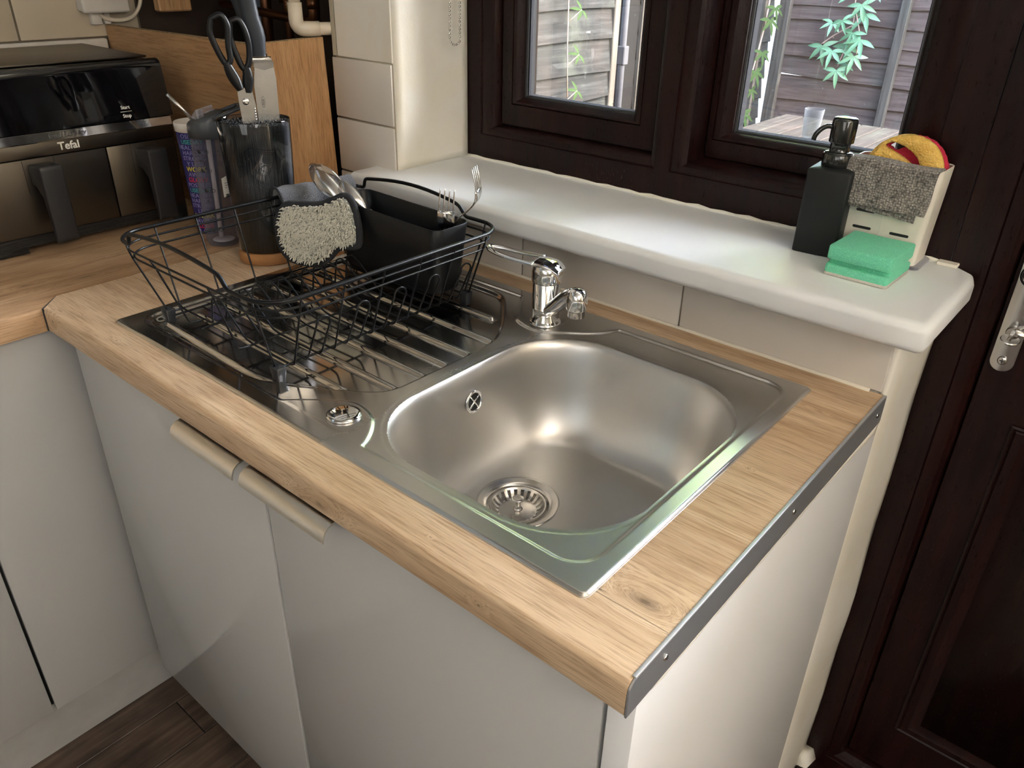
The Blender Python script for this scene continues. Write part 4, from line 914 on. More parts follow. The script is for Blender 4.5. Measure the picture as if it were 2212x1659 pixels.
for i, (x_, r_) in enumerate(((-1.27, .011), (-1.36, .009), (-1.44, .012))):
    bm = B(); tube(bm, [(x_, .70, .0), (x_ + .02, .72, .75)], r_, 10); obj('riser_pipe', bm, mt['copper'], at=(x_, .70, 0), label=('dark riser pipe in the recess just left of the brass valve', 'thin dark riser pipe in the middle of the recess', 'dark riser pipe deepest in the recess, left of the others')[i], cat='pipe', group='dark riser pipes in the recess')
bm = B(); box(bm, -1.600, -1.575, .545, .62, .356, .60, .003, 1); obj('timber_block', bm, mt['boxing'], at=(-1.6, .58, .36), label='short rough timber block hanging beside the white control box', cat='timber')
dev = thing('wall_control', 'white plastic control box on the left wall above the air fryer', 'control box', (-1.64, .45, .36))
bm = B(); box(bm, -1.650, -1.622, .405, .502, .358, .46, .004, 3); obj('back_box', bm, mt['white_plastic'], dev)
bm = B(); box(bm, -1.6235, -1.606, .400, .498, .3555, .46, .006, 4); obj('front_cover', bm, mt['white_plastic'], dev)
bm = text_at('DRAYTON', .0055, (-1.6058, .428, .372), (0, 1, 0), (0, 0, 1)) if False else B()
bm.free()
bm = B(); tube(bm, fillet([(-1.636, .44, .360), (-1.634, .448, .345), (-1.630, .475, .3385), (-1.626, .508, .343), (-1.626, .532, .37), (-1.63, .54, .44)], .02, 5), .0042, 10); obj('cable', bm, mt['pipe_white'], dev, sharp=60)
bm = B(); box(bm, -1.650, -1.632, .425, .445, .332, .360, .003, 2); box(bm, -1.650, -1.638, .452, .466, .332, .360, .003, 2); obj('cable_trunking', bm, mt['white_plastic'], dev)

# ================================================================== AIR FRYER
fx = -1.310
fry = thing('air_fryer', 'dark steel two-drawer air fryer with a glossy black panel on the left worktop', 'air fryer', (-1.46, .20, 0))
fy0, fy1 = -.015, .392
bm = B(); prism(bm, [(-1.632, .012), (fx - .006, .012), (fx - .006, .198), (fx - .012, .296), (-1.632, .300)], fy0 + .004, fy1, .012, 4, pred=lambda m, e: m.z > .29 and abs(e.verts[0].co.y - e.verts[1].co.y) < .01 or m.x < -1.63, axis='y'); obj('housing', bm, mt['fryer_plastic'], fry)
bm = B(); box(bm, -1.60, fx - .030, fy0 + .012, fy1 - .012, .2995, .3030, .0015, 2); obj('top_cover', bm, mt['fryer_steel'], fry)
bm = B(); loft(bm, [[(fx - .024, y, .2985), (fx - .016, y, .2965), (fx - .0105, y, .2915), (fx - .0085, y, .285), (fx + .004, y, .200), (fx - .010, y, .200), (fx - .020, y, .29)] for y in (fy0, fy0 + .002, fy1 - .012, fy1 - .002, fy1 + .001)]); bmesh.ops.recalc_face_normals(bm, faces=bm.faces); obj('touch_panel', bm, mt['gloss_black'], fry)
bm = text_at('Start', .0085, (fx + .0006, .3065, .2222), (0, 1, 0), (-.147, 0, 1), bold=True); join(bm, text_at('Stop', .0085, (fx + .0029, .3065, .2078), (0, 1, 0), (-.147, 0, 1), bold=True)); box(bm, fx + .0015, fx + .0024, .296, .317, .2148, .2156); obj('start_stop_lettering', bm, mt['brand_white'], fry)
bm = B(); prism(bm, [(fx - .010, .1835), (fx + .0075, .1835), (fx + .0035, .1990), (fx - .010, .1990)], fy0 + .002, fy1 - .004, .0008, 1, axis='y'); obj('chrome_band', bm, mt['fryer_chrome'], fry)
bm = text_at('Dual Easy Fry', .0115, (fx + .0060, .195, .1915), (0, 1, 0), (0, 0, 1), ext=.0005); obj('range_lettering', bm, mt['print_dark'], fry)
bm = B(); box(bm, fx - .012, fx + .0045, fy0 + .002, fy1 - .004, .1605, .1828, .0010, 2); obj('front_band', bm, mt['fryer_steel'], fry)
bm = text_at('Tefal', .0185, (fx + .0046, .193, .1722), (0, 1, 0), (0, 0, 1), ext=.0006, bold=True); obj('logo_lettering', bm, mt['brand_white'], fry)
def drawer(y0, y1, hyc):
    bm = B(); box(bm, fx - .012, fx + .0040, y0, y1, .0300, .1588, .0012, 2); d = obj('drawer', bm, mt['fryer_steel'], fry)
    for sg in (-1, 1): bm = B(); box(bm, fx + .0036, fx + .0046, hyc + sg * .0257 - .0005, hyc + sg * .0257 + .0005, .10, .1585); obj('handle_seam', bm, mt['gasket'], d)
    bm = B(); prism(bm, [(fx + .003, .1500), (fx + .052, .1545), (fx + .055, .149), (fx + .055, .028), (fx + .051, .0215), (fx + .045, .022), (fx + .036, .100), (fx + .018, .1145), (fx + .003, .1160)], hyc - .0185, hyc + .0185, .0045, 3, axis='y'); bmesh.ops.recalc_face_normals(bm, faces=bm.faces); h = obj('handle', bm, mt['fryer_handle'], d, sharp=40)
drawer(-.012, .2540, .137); drawer(.2560, fy1 - .006, .325)
bm = B(); box(bm, fx - .014, fx + .0035, fy0 + .003, fy1 - .005, .0115, .0288, .001, 1)
for i in range(6): box(bm, fx + .003, fx + .0055, fy0 + .003, fy1 - .005, .0126 + i * .0027, .0138 + i * .0027)
for ya, yb in ((fy0 + .003, .085), (.36, fy1 - .005)):
    box(bm, fx - .014, fx + .0035, ya, yb, .0012, .0125, .0015, 2)
    for i in range(4): box(bm, fx + .003, fx + .0055, ya, yb, .0022 + i * .0027, .0034 + i * .0027)
obj('ribbed_base', bm, mt['fryer_plastic'], fry)
for i in range(7):
    for y_ in (.108, .222): bm = B(); box(bm, fx + .0034, fx + .0040, y_ + i * .0125, y_ + .006 + i * .0125, .0128, .0185); obj('vent_slot', bm, mt['gasket'], fry)
for x_ in (-1.58, -1.36):
    for y_ in (.03, .35): bm = B(); lathe(bm, [(.010, 0), (.010, .0125)], (x_, y_, 0), 14); obj('foot', bm, mt['gasket'], fry)

# ================================================================== KNIFE BLOCK, KNIVES, SCISSORS, BOTTLE, CUP
KC = Vector((-.988, .364, 0)); kr = Vector((.526, .850, 0)).normalized(); kh = Vector((-.85, .526, 0)).normalized()
def K(a, d, z): return KC + kr * a + kh * d + Vector((0, 0, z))
M_k = Matrix((kr, kh, (0, 0, 1))).transposed()
kb = thing('knife_block', 'clear oval knife block packed with black bristles on a cork base', 'knife block', KC)
bm = B(); lathe(bm, [(.0510, .0003), (.0530, .002), (.0535, .010), (.0525, .018), (.0500, .0205)], KC, 40, M_k, 1, .80); obj('cork_base', bm, mt['cork'], kb)
bm = B(); lathe(bm, [(.0480, .0208), (.0490, .022), (.0560, .2325)], KC, 48, M_k, 1, .80); obj('bristles', bm, mt['bristle'], kb)
bm = B(); lathe(bm, [(.0495, .0206), (.0508, .0212), (.0582, .2375), (.0576, .2390), (.0566, .2375), (.0564, .2325)], KC, 48, M_k, 1, .80, close=False); obj('clear_shell', bm, mt['smoke'], kb)
bm = B(); rnd = random.Random(5)
for i in range(520):
    r_ = math.sqrt(rnd.random()) * .054; a = rnd.random() * 2 * PI; p = K(r_ * math.cos(a), r_ * math.sin(a) * .8, .231)
    tube(bm, [p, p + Vector((rnd.uniform(-.001, .001), rnd.uniform(-.001, .001), rnd.uniform(.002, .0055)))], .0009, 4)
obj('bristle_tips', bm, mt['bristle'], kb, kind='stuff')
def blade(bm, pts, d, th):   # polygon in the (a,z) plane at depth d
    lo = [bm.verts.new(K(a, d - th / 2, z)) for a, z in pts]; hi = [bm.verts.new(K(a, d + th / 2, z)) for a, z in pts]; n = len(pts)
    bm.faces.new(lo); bm.faces.new(hi[::-1])
    for i in range(n): bm.faces.new((lo[i], hi[i], hi[(i + 1) % n], lo[(i + 1) % n]))
    bmesh.ops.recalc_face_normals(bm, faces=bm.faces)
kn = thing('chef_knife', 'broad steel chef knife with a dark grey handle in the knife block', 'knife', K(.028, 0, .24))
o8 = -.008
bm = B(); blade(bm, [(.0165 + o8, .205), (.0500 + o8, .205), (.0500 + o8, .236), (.0515 + o8, .300), (.0490 + o8, .3255), (.0350 + o8, .3275), (.0205 + o8, .3165), (.0165 + o8, .290)], -.002, .0018); obj('blade', bm, mt['blade'], kn)
bm = B(); loft(bm, [[K(a + o8, -.002 + d, z) for a, d in ((a0, -w), (a1, -w), (a1, w), (a0, w))] for a0, a1, w, z in ((.0200, .0500, .0012, .3165), (.0195, .0500, .003, .3235), (.0150, .0455, .0062, .3310), (.0145, .0405, .0075, .3330))]); bmesh.ops.recalc_face_normals(bm, faces=bm.faces); bmesh.ops.subdivide_edges(bm, edges=bm.edges[:], cuts=1, smooth=.5); obj('bolster', bm, mt['cutlery'], kn, sharp=60)
bm = B(); L = []
for z, ac, w, d in ((.332, .0275, .0128, .0085), (.342, .0275, .0135, .0095), (.360, .0272, .0155, .0105), (.372, .0262, .0150, .0108), (.390, .0235, .0135, .0105), (.415, .0215, .0132, .0105), (.440, .0190, .0140, .0105), (.462, .0165, .0150, .010), (.470, .016, .009, .006)):
    L.append([K(ac + o8 + w * math.copysign(abs(math.cos(t_)) ** .8, math.cos(t_)), -.002 + d * math.copysign(abs(math.sin(t_)) ** .8, math.sin(t_)), z) for t_ in [2 * PI * k / 20 for k in range(20)]])
loft(bm, L); bmesh.ops.recalc_face_normals(bm, faces=bm.faces); obj('handle', bm, mt['handle_black'], kn, sharp=60)
bm = B(); tube(bm, [K(.0275 + o8 + .0026 * math.cos(t_), -.0031, .2640 + .0085 * math.sin(t_)) for t_ in [2 * PI * k / 24 for k in range(24)]], .00022, 5, closed=True)
t_ = text_at('IKEA', .0046, K(.0275 + o8, -.0031, .2640), (0, 0, 1), tuple(-kr), ext=.0001); join(bm, t_); obj('stamp', bm, mt['print_dark'], kn, label='small oval maker stamp')
k2 = thing('kitchen_knife', 'knife behind the chef knife showing only its dark tapered handle', 'knife', K(0, .02, .24))
bm = B(); blade(bm, [(.0075, .20), (.0205, .20), (.0210, .335), (.0120, .335)], .022, .0016); obj('blade', bm, mt['blade'], k2)
bm = B(); L = []
for z, ac, w, d in ((.330, .0165, .0060, .006), (.350, .0140, .0085, .0085), (.375, .0090, .0090, .009), (.40, .0020, .0088, .009), (.43, -.0050, .0092, .009), (.47, -.011, .011, .009), (.48, -.012, .006, .005)):
    L.append([K(ac + w * math.cos(t_), .022 + d * math.sin(t_), z) for t_ in [2 * PI * k / 16 for k in range(16)]])
loft(bm, L); bmesh.ops.recalc_face_normals(bm, faces=bm.faces); obj('handle', bm, mt['handle_black'], k2, sharp=60)
sc = thing('kitchen_scissors', 'black-handled kitchen scissors standing left of the chef knife', 'scissors', K(-.005, -.02, .24))
o9 = -.007
bm = B(); blade(bm, [(-.0075 + o9, .205), (.0060 + o9, .205), (.0095 + o9, .262), (.0085 + o9, .287), (-.0115 + o9, .291), (-.0110 + o9, .262)], -.017, .0025); obj('blade', bm, mt['blade'], sc)
bm = B(); blade(bm, [(.002 + o9, .205), (.0135 + o9, .205), (.0140 + o9, .262), (.0110 + o9, .285), (.002 + o9, .285)], -.0130, .0022)
for i in range(5): box(bm, -.0007, .0007, -.0012, .0012, -.0011, .0011, M4=Matrix.Translation(K(.0118 + o9, -.0150, .2395 + i * .0042)))
obj('blade', bm, mt['blade'], sc)
bm = B(); lathe(bm, [(.0052, 0), (.0052, .001), (.0038, .0022), (.0001, .0024)], K(-.0010 + o9, -.0182, .2680), 20, axisM(-kh)); obj('pivot', bm, mt['steel_bits'], sc)
def grip(ring, neck, d, r=.0042):
    bm = B(); P = [K(a + o9, d, z) for a, z in spl(ring + [ring[0]], 6)[:-1]]; tube(bm, P, (r, r * 1.15), 10, closed=True, flatten=kh)
    Q = [K(a + o9, d, z) for a, z in spl(neck, 5)]; tube(bm, Q, [(r * 1.2, (.0052 + .0035 * math.sin(PI * min(1, i / len(Q) * 1.1)))) for i in range(len(Q))], 12, flatten=kh)
    obj('grip', bm, mt['black_plastic'], sc, sharp=60)
grip([(-.0345, .3880), (-.0205, .3930), (-.0125, .3780), (-.0150, .3520), (-.0150, .3300), (-.0225, .3250), (-.0315, .3430), (-.0385, .3680)], [(-.0215, .3270), (-.0170, .3120), (-.0110, .2980), (-.0060, .2860)], -.0205)
grip([(-.0075, .3840), (.0045, .3860), (.0130, .3680), (.0150, .3450), (.0110, .3230), (.0030, .3170), (-.0040, .3320), (-.0105, .3600)], [(.0075, .3190), (.0075, .3050), (.0060, .2930), (.0050, .2810)], -.0150)

BO = Vector((-1.1195, .3530, 0)); br_ = Vector((.485, .875, 0)).normalized(); bh_ = Vector((-.875, .485, 0)).normalized()
bot = thing('water_bottle', 'clear spotted water bottle with a grey flip lid beside the knife block', 'bottle', BO)
bm = B(); lathe(bm, [(.0001, .004), (.018, .0035), (.024, .0008), (.0275, .0015), (.0300, .007), (.0305, .020), (.0300, .10), (.0302, .175), (.0295, .188), (.0265, .193), (.0265, .198)], BO, 40); obj('bottle_body', bm, mt['clear_violet'], bot, sharp=60)
bm = B(); L = []
for z, r_ in ((.1925, .0300), (.1930, .0312), (.2080, .0318), (.2220, .0312), (.2262, .0290), (.2275, .0240)):
    L.append([BO + br_ * r_ * math.cos(t_) + bh_ * r_ * math.sin(t_) + Vector((0, 0, z + (.0095 * math.cos(t_) * sst(.205, .2262, np.float64(z))))) for t_ in [2 * PI * k / 36 for k in range(36)]])
loft(bm, L); obj('lid', bm, mt['lid_grey'], bot, sharp=50)
bm = B(); tube(bm, fillet([BO + br_ * a + bh_ * b + Vector((0, 0, z)) for a, b, z in ((.012, -.026, .2240), (.058, -.019, .2405), (.062, .0, .2425), (.058, .019, .2405), (.012, .026, .2240))], .014, 6), (.0036, .0050), 10, flatten=Vector((0, 0, 1))); obj('carry_loop', bm, mt['lid_grey'], bot, sharp=60)
bm = B(); tube(bm, fillet([BO + br_ * a + Vector((0, 0, z)) for a, z in ((-.018, .2225), (-.010, .2330), (-.003, .2345), (.016, .2400))], .005, 4), (.0050, .0036), 10); box(bm, BO.x - .006, BO.x + .004, BO.y - .012, BO.y - .003, .222, .238, .0015, 2); obj('mouthpiece', bm, mt['clear'], bot)
bm = B(); tube(bm, [BO + Vector((0, 0, .198)), BO + br_ * -.004 + Vector((0, 0, .012))], .0042, 12); lathe(bm, [(.016, .006), (.020, .0075), (.016, .009)], BO, 24); obj('inner_straw', bm, mt['white_plastic'], bot)
bm = B()
for i, (az, z, r_) in enumerate([(-.62, .172, .0034), (-.60, .157, .0019), (-.60, .140, .0034), (-.58, .125, .0018), (-.58, .105, .0036), (-.56, .086, .0020), (-.56, .066, .0034), (-.55, .050, .0020), (-.52, .034, .0036)]):
    ang = math.atan2(-bh_.y, -bh_.x) + az; n_ = Vector((math.cos(ang), math.sin(ang), 0))
    lathe(bm, [(r_, .0), (r_, .0003)], BO + n_ * .0303 + Vector((0, 0, z)), 14, axisM(n_))
    if i % 2 == 0:
        ang2 = ang + .42; n2 = Vector((math.cos(ang2), math.sin(ang2), 0)); c_ = BO + n2 * .0305 + Vector((0, 0, z)); m_ = axisM(n2)
        tube(bm, [c_ + m_ @ Vector((math.cos(q_) * .0028, math.sin(q_) * .0028, 0)) for q_ in [2 * PI * k / 14 for k in range(14)]], .0005, 5, closed=True)
obj('spot_print', bm, mt['print_dark'], bot)
def wrap(bm, center, rad, ang0, z0, taper=0.0):
    """bend flat lettering (x right, y up) round a vertical cylinder"""
    for v in bm.verts:
        z = z0 + v.co.y; r_ = rad + taper * z; a = ang0 + v.co.x / r_; rr = r_ + v.co.z + .0006
        v.co = Vector((center.x + rr * math.cos(a), center.y + rr * math.sin(a), z))
    return bm
ab = math.atan2(-bh_.y, -bh_.x)
bm = B()
lab = bmesh.new(); 
for i in range(9):
    for z in (.088, .122): lab.verts.new((-.011 + i * .00275, z - .105 + .0009 * i, .0))
lab.verts.ensure_lookup_table()
for i in range(8): lab.faces.new([lab.verts[2 * i], lab.verts[2 * i + 2], lab.verts[2 * i + 3], lab.verts[2 * i + 1]])
wrap(lab, BO, .0305, ab + .72, .108); obj('price_label', lab, plain('label_paper', (.62, .58, .50), .7), bot)
bm = B(); rnd = random.Random(8)
for i in range(9): box(bm, -.0075 + i * .0017, -.0075 + i * .0017 + rnd.choice((.0006, .001)), -.0045, .0015, .0002, .0005)
for r_ in range(3): box(bm, -.007, rnd.uniform(.001, .007), .012 + r_ * .0042, .0128 + r_ * .0042, .0002, .0005)
wrap(bm, BO, .0305, ab + .74, .0955); obj('label_print', bm, mt['print_dark'], bot)

CU = Vector((-1.1995, .3740, 0))
cup = thing('tumbler_cup', 'tall purple tumbler covered in printed words, with a metal straw', 'cup', CU)
tap_ = (.0335 - .0245) / .205
bm = B(); lathe(bm, [(.0235, .0005), (.0245, .002), (.0245 + tap_ * .19, .190)], CU, 40, close=True); obj('cup_body', bm, plain('purple_print', (.028, .020, .13), .45), cup, sharp=60)
bm = B(); lathe(bm, [(.0245 + tap_ * .19, .1895), (.0340, .1900), (.0345, .2035), (.0335, .2055), (.0322, .2050), (.0318, .192), (.0001, .190)], CU, 40, close=False); obj('cup_rim', bm, mt['white_plastic'], cup, sharp=60)
words = ['POSITIVITY', 'RISE DAILY', 'HEALTHY', 'HARDER', 'STRONG', 'LIMITLESS', 'WORK', 'ALWAYS', 'GLOW', 'POSITIVE', 'USE DAY', 'HEALTHY', 'WORK HARD', 'STRONGER', 'TIRELESS', 'WORLD', 'AWAY', 'GLOW', 'A CAN DO']
rows_ = {'plain': [], 'yellow': [], 'red': [], 'teal': []}
seq = [('OSITIVE', 0), ('USEDAY', 3), ('HEALTHY L', 0), ('HARDER', 0), ('STRONG', 0), ('Y LESS', 0), ('WORK', 1), ('AWAY', 0), ('GLOW', 2), ('POSITIVE', 0), ('USEDAY', 3), ('HEALTHY', 0), ('HARDER', 0), ('STRONG', 0), ('LESS', 0), ('WORK', 1), ('AWAY', 0), ('LOVE', 2), ('A CAN', 0)]
ac_ = math.atan2(-bh_.y, -bh_.x)
cols = [plain('lettering_lilac', (.30, .27, .50), .5), plain('lettering_yellow', (.75, .62, .05), .5), plain('lettering_red', (.70, .03, .08), .5), plain('lettering_teal', (.06, .38, .33), .5)]
for i, (w_, ci) in enumerate(seq):
    z = .183 - i * .0098
    obj('printed_word', wrap(text_bm(w_, .0108 if ci in (0, 3) else .0118, .0002, ci != 0, 1.0), CU, .0245, ac_ - .30, z, tap_), cols[ci], cup)
stw = thing('metal_straw', 'bent metal drinking straw standing in the purple tumbler', 'straw', CU + Vector((0, 0, .1905)))
bm = B(); P_ = [CU + br_ * a + Vector((0, 0, z)) for a, z in ((.004, .1910), (-.004, .2120), (-.0085, .2195), (-.036, .2520))]
tube(bm, fillet(P_, .008, 5), .0033, 14); obj('tube', bm, mt['steel_bits'], stw, sharp=60)
bm = B(); d_ = (P_[-1] - P_[-2]).normalized(); lathe(bm, [(.0001, .0002), (.0024, .0002)], P_[-1], 12, axisM(d_), close=False); obj('opening', bm, mt['gasket'], stw)

# ================================================================== THINGS ON THE SILL
zs = .1256
dsp = thing('soap_dispenser', 'square matte black soap dispenser with a glossy pump', 'soap dispenser', (-.164, .722, zs))
Md = Matrix.Translation((-.1640, .7230, zs)) @ Matrix.Rotation(math.radians(5), 4, 'Z')
bm = B(); loft(bm, [[tuple(Md @ Vector((a, b, z))) for a, b in rrect(0, 0, .0290 - i_, .0290 - i_, .0035, 4)] for z, i_ in ((0.0, .001), (.0012, .0), (.1120, .0), (.1142, .0006), (.1155, .0022), (.1175, .010), (.1180, .016))]); obj('bottle', bm, mt['matte_black'], dsp)
pc = Md @ Vector((.0, .0, 0))
bm = B(); L = []
for z, r_ in ((.1178, .0190), (.1183, .0195), (.1330, .0195), (.1345, .0185)):
    L.append([(pc.x + r_ * math.cos(t_) * (1 + .012 * math.cos(22 * t_)), pc.y + r_ * math.sin(t_) * (1 + .012 * math.cos(22 * t_)), zs + z) for t_ in [2 * PI * k / 88 for k in range(88)]])
loft(bm, L); obj('collar', bm, mt['pump'], dsp, sharp=50)
bm = B(); lathe(bm, [(.0185, .1340), (.0175, .1360), (.0135, .1365), (.0128, .1372), (.0128, .1470), (.0160, .1485), (.0162, .1495), (.0162, .1760), (.0150, .1792), (.0110, .1808), (.0001, .1812)], (pc.x, pc.y, zs), 36); obj('pump_head', bm, mt['pump'], dsp)
bm = B(); sd2 = Vector((-.88, -.47, 0)).normalized()
tube(bm, spl([tuple(Vector((pc.x, pc.y, zs)) + sd2 * a + Vector((0, 0, b))) for a, b in ((.010, .1660), (.020, .1680), (.028, .1640), (.034, .1560), (.0355, .1490))], 4), .0032, 12); obj('nozzle', bm, mt['chrome'] if False else mt['pump'], dsp, sharp=60)

cad = thing('sink_caddy', 'cream plastic sink caddy with slots at the right end of the sill', 'caddy', (-.0905, .757, zs))
cy0, cy1 = .7280, .7855
def cloop(z, g, ins=0.0, n=5):
    return [(a, b, z) for a, b in rrect(-.0905, (cy0 + cy1) / 2, .0530 + g - ins, (cy1 - cy0) / 2 - ins, .0085, n)]
bm = B(); n_ = len(cloop(0, 0))
prs = [(zs + .004, .0), (zs + .045, .0016), (zs + .09, .0036), (zs + .1300, .0052)]
loft(bm, [cloop(z, g) for z, g in prs] + [cloop(zs + .1306, .0046)] + [cloop(prs[-1][0], prs[-1][1] , .0016)] + [cloop(z, g, .0016) for z, g in prs[::-1][1:]])
bmesh.ops.recalc_face_normals(bm, faces=bm.faces)
caddy_body = obj('body', bm, mt['caddy'], cad, sharp=50)
bm = B(); obj('bottom_liner', (lambda b_: (loft(b_, [cloop(zs + .0045, .0, .0022), cloop(zs + .0060, .0, .0022)]), b_)[1])(B()), mt['caddy'], cad); loft(bm, [cloop(zs + .098, .0040, .0021), cloop(zs + .1298, .0052, .0021)], False, False); obj('lining', bm, mt['caddy_in'], cad, label='pinkish inner lining')
bm = B(); loft(bm, [cloop(zs + .0002, .0035, -.0030), cloop(zs + .0022, .0040, -.0035), cloop(zs + .0040, .0030, -.0025), cloop(zs + .0041, .0, .0005)]); obj('drip_tray', bm, mt['clear'], cad)
bm = B(); box(bm, -.0910, -.0898, cy0 - .0006, cy0 + .0004, zs + .006, zs + .128, .0002, 1); obj('centre_rib', bm, mt['caddy'], cad)
for sx in (-.1140, -.0650):
    for sz in (.0190, .0420, .0650, .0880):
        bm = B(); prism(bm, [(sx + s_ * .0105 + .0018 * math.cos(a), zs + sz + .0018 * math.sin(a)) for s_, a in [(1, math.radians(-90 + 30 * i)) for i in range(7)] + [(-1, math.radians(90 + 30 * i)) for i in range(7)]], cy0 - .0005, cy0 + .0010, axis='y'); bmesh.ops.recalc_face_normals(bm, faces=bm.faces); obj('slot', bm, mt['gasket'], cad)
# grey cloth folded over the caddy front
clo = thing('folded_dishcloth', 'grey microfibre cloth folded over the front of the cream caddy', 'cloth', (-.095, .728, .24))
def cloth_layer(x0, x1, zt, zb0, zb1, off, seed, back=.012, slant=0.0):
    bm = B(); nu, nv = 40, 26; V = []
    for j in range(nv + 1):
        v = j / nv; row = []
        for i in range(nu + 1):
            u = i / nu; zb_ = zb0 + (zb1 - zb0) * u; xx = x0 + (x1 - x0) * u + slant * v
            s_ = v * (zt - zb_ + back * 1.6)
            if s_ < back: y = cy0 + .008 + back - .012 - s_ * 1.0 + .004; z = zt + .0015 * math.sin(u * 6)
            elif s_ < back * 1.6:
                a = (s_ - back) / (back * .6) * PI / 2; y = cy0 + .0005 - off - .0035 * math.sin(a); z = zt - .0035 * (1 - math.cos(a)) + .0015 * math.sin(u * 6)
            else: y = cy0 - .003 - off; z = zt - (s_ - back * 1.6) - .0035
            w_ = .0014 * math.sin(u * 13 + seed + v * 2) * v + .0009 * math.sin(u * 29 + seed * 2) * v - .006 * v * v * abs(math.sin(seed))
            row.append(bm.verts.new((xx + .0006 * math.sin(v * 9 + seed), y - abs(w_) - .001, z)))
        V.append(row)
    for j in range(nv):
        for i in range(nu): bm.faces.new((V[j][i], V[j + 1][i], V[j + 1][i + 1], V[j][i + 1]))
    bmesh.ops.recalc_face_normals(bm, faces=bm.faces); bmesh.ops.solidify(bm, geom=bm.faces[:], thickness=-.0024)
    return bm
bm = cloth_layer(-.1500, -.0340, .2568, .2050, .2040, .0062, 1.2, slant=-.003); obj('outer_fold', bm, mt['cloth'], clo, sharp=70)
bm = cloth_layer(-.1480, -.0480, .2550, .2010, .1925, .0030, 2.6, slant=.0); obj('inner_fold', bm, mt['cloth'], clo, sharp=70)
# yellow sponge with red scourer
sp_ = thing('sponge_scourer', 'round yellow sponge with a crescent hole and red scourer back in the caddy', 'sponge', (-.085, .76, .21))
def disc(y0, y1, r, cx_, cz_, hole, bv, mat, name, jit=0.0):
    bm = B(); n = 64; L = []
    ou = [(cx_ + r * 1.04 * math.cos(t_), cz_ + r * math.sin(t_)) for t_ in [2 * PI * k / n for k in range(n)]]
    hc = (cx_ - .006, cz_ + .0215)
    def hol(t_):
        a = math.cos(t_) * .0270; b = math.sin(t_) * (.0110 if math.sin(t_) > 0 else .0060) + .004 * (1 - (a / .023) ** 2) * (0 if math.sin(t_) > 0 else 1)
        ca, sa = math.cos(-.42), math.sin(-.42); return (hc[0] + a * ca - b * sa, hc[1] + a * sa + b * ca)
    inn = [hol(2 * PI * k / n) for k in range(n)]
    def lay(P, y, s_, c0): return [(c0[0] + (a - c0[0]) * s_, y, c0[1] + (b - c0[1]) * s_) for a, b in P]
    c0 = (cx_, cz_); e = bv / r
    outs = [lay(ou, y0, 1 - e * 1.3, c0), lay(ou, y0 + bv * .5, 1 - e * .3, c0), lay(ou, y0 + bv * 1.2, 1, c0), lay(ou, y1 - bv, 1, c0), lay(ou, y1, 1 - e, c0)]
    inns = [lay(inn, y1, 1.05, hc), lay(inn, (y0 + y1) / 2, .96, hc), lay(inn, y0 + bv * .6, 1.02, hc), lay(inn, y0, 1.15, hc)]
    loft(bm, outs + inns + [outs[0]], False, False); bmesh.ops.remove_doubles(bm, verts=bm.verts, dist=1e-6); bmesh.ops.recalc_face_normals(bm, faces=bm.faces)
    rn = random.Random(4)
    if jit:
        for v in bm.verts: v.co += Vector((rn.uniform(-jit, jit), rn.uniform(-jit, jit), rn.uniform(-jit, jit)))
    for v in bm.verts: v.co.y += .25 * (v.co.z - .240)
    return obj(name, bm, mat, sp_, sharp=70)
disc(.7480, .7625, .0480, -.0880, .2405, True, .0035, mt['yellow'], 'foam_ring', .0003)
disc(.7628, .7700, .0470, -.0840, .2400, True, .0015, mt['red_mesh'], 'scourer_layer', .0008)
bm = B(); lathe(bm, [(.0001, .7645), (.030, .7645)], (-.0850, 0, .2430), 30, Matrix(((1, 0, 0), (0, 0, 1), (0, 1, 0))), close=False)
for v in bm.verts: v.co.y += .25 * (v.co.z - .240)
obj('scourer_web', bm, mt['red_mesh'], sp_)
# green sponge
gs = thing('green_sponge', 'mint green sponge with a finger groove and white pad on the sill', 'sponge', (-.078, .67, zs))
Mg = Matrix.Translation((-.0800, .6735, zs)) @ Matrix.Rotation(math.radians(-1.5), 4, 'Z')
def gsl(hx_, y0, y1, z, r_=.004): return [tuple(Mg @ Vector((a, b, z))) for a, b in rrect(0, (y0 + y1) / 2, hx_, (y1 - y0) / 2, r_, 3)]
bm = B(); loft(bm, [gsl(.0405, -.0440, .0440, z) for z in (.0003, .0040)]); obj('scouring_pad', bm, mt['scour_white'], gs)
bm = B(); loft(bm, [gsl(.0400, -.0435, .0435, .0040), gsl(.0403, -.0440, .0440, .0060), gsl(.0403, -.0440, .0440, .0125), gsl(.0400, -.0425, .0425, .0140), gsl(.0395, -.0360, .0360, .0150), gsl(.0393, -.0350, .0350, .0185), gsl(.0395, -.0380, .0380, .0200), gsl(.0402, -.0425, .0425, .0210), gsl(.0405, -.0440, .0440, .0225), gsl(.0405, -.0440, .0440, .0370), gsl(.0398, -.0432, .0432, .0385), gsl(.0385, -.042, .042, .0390)]); bmesh.ops.subdivide_edges(bm, edges=bm.edges[:], cuts=1)
for v in bm.verts:
    if v.co.z > zs + .005: v.co += Vector((math.sin(v.co.y * 160) * .0004, math.sin(v.co.x * 140) * .0005, math.sin(v.co.x * 90 + v.co.y * 60) * .0004))
obj('foam', bm, mt['foam'], gs, sharp=50)

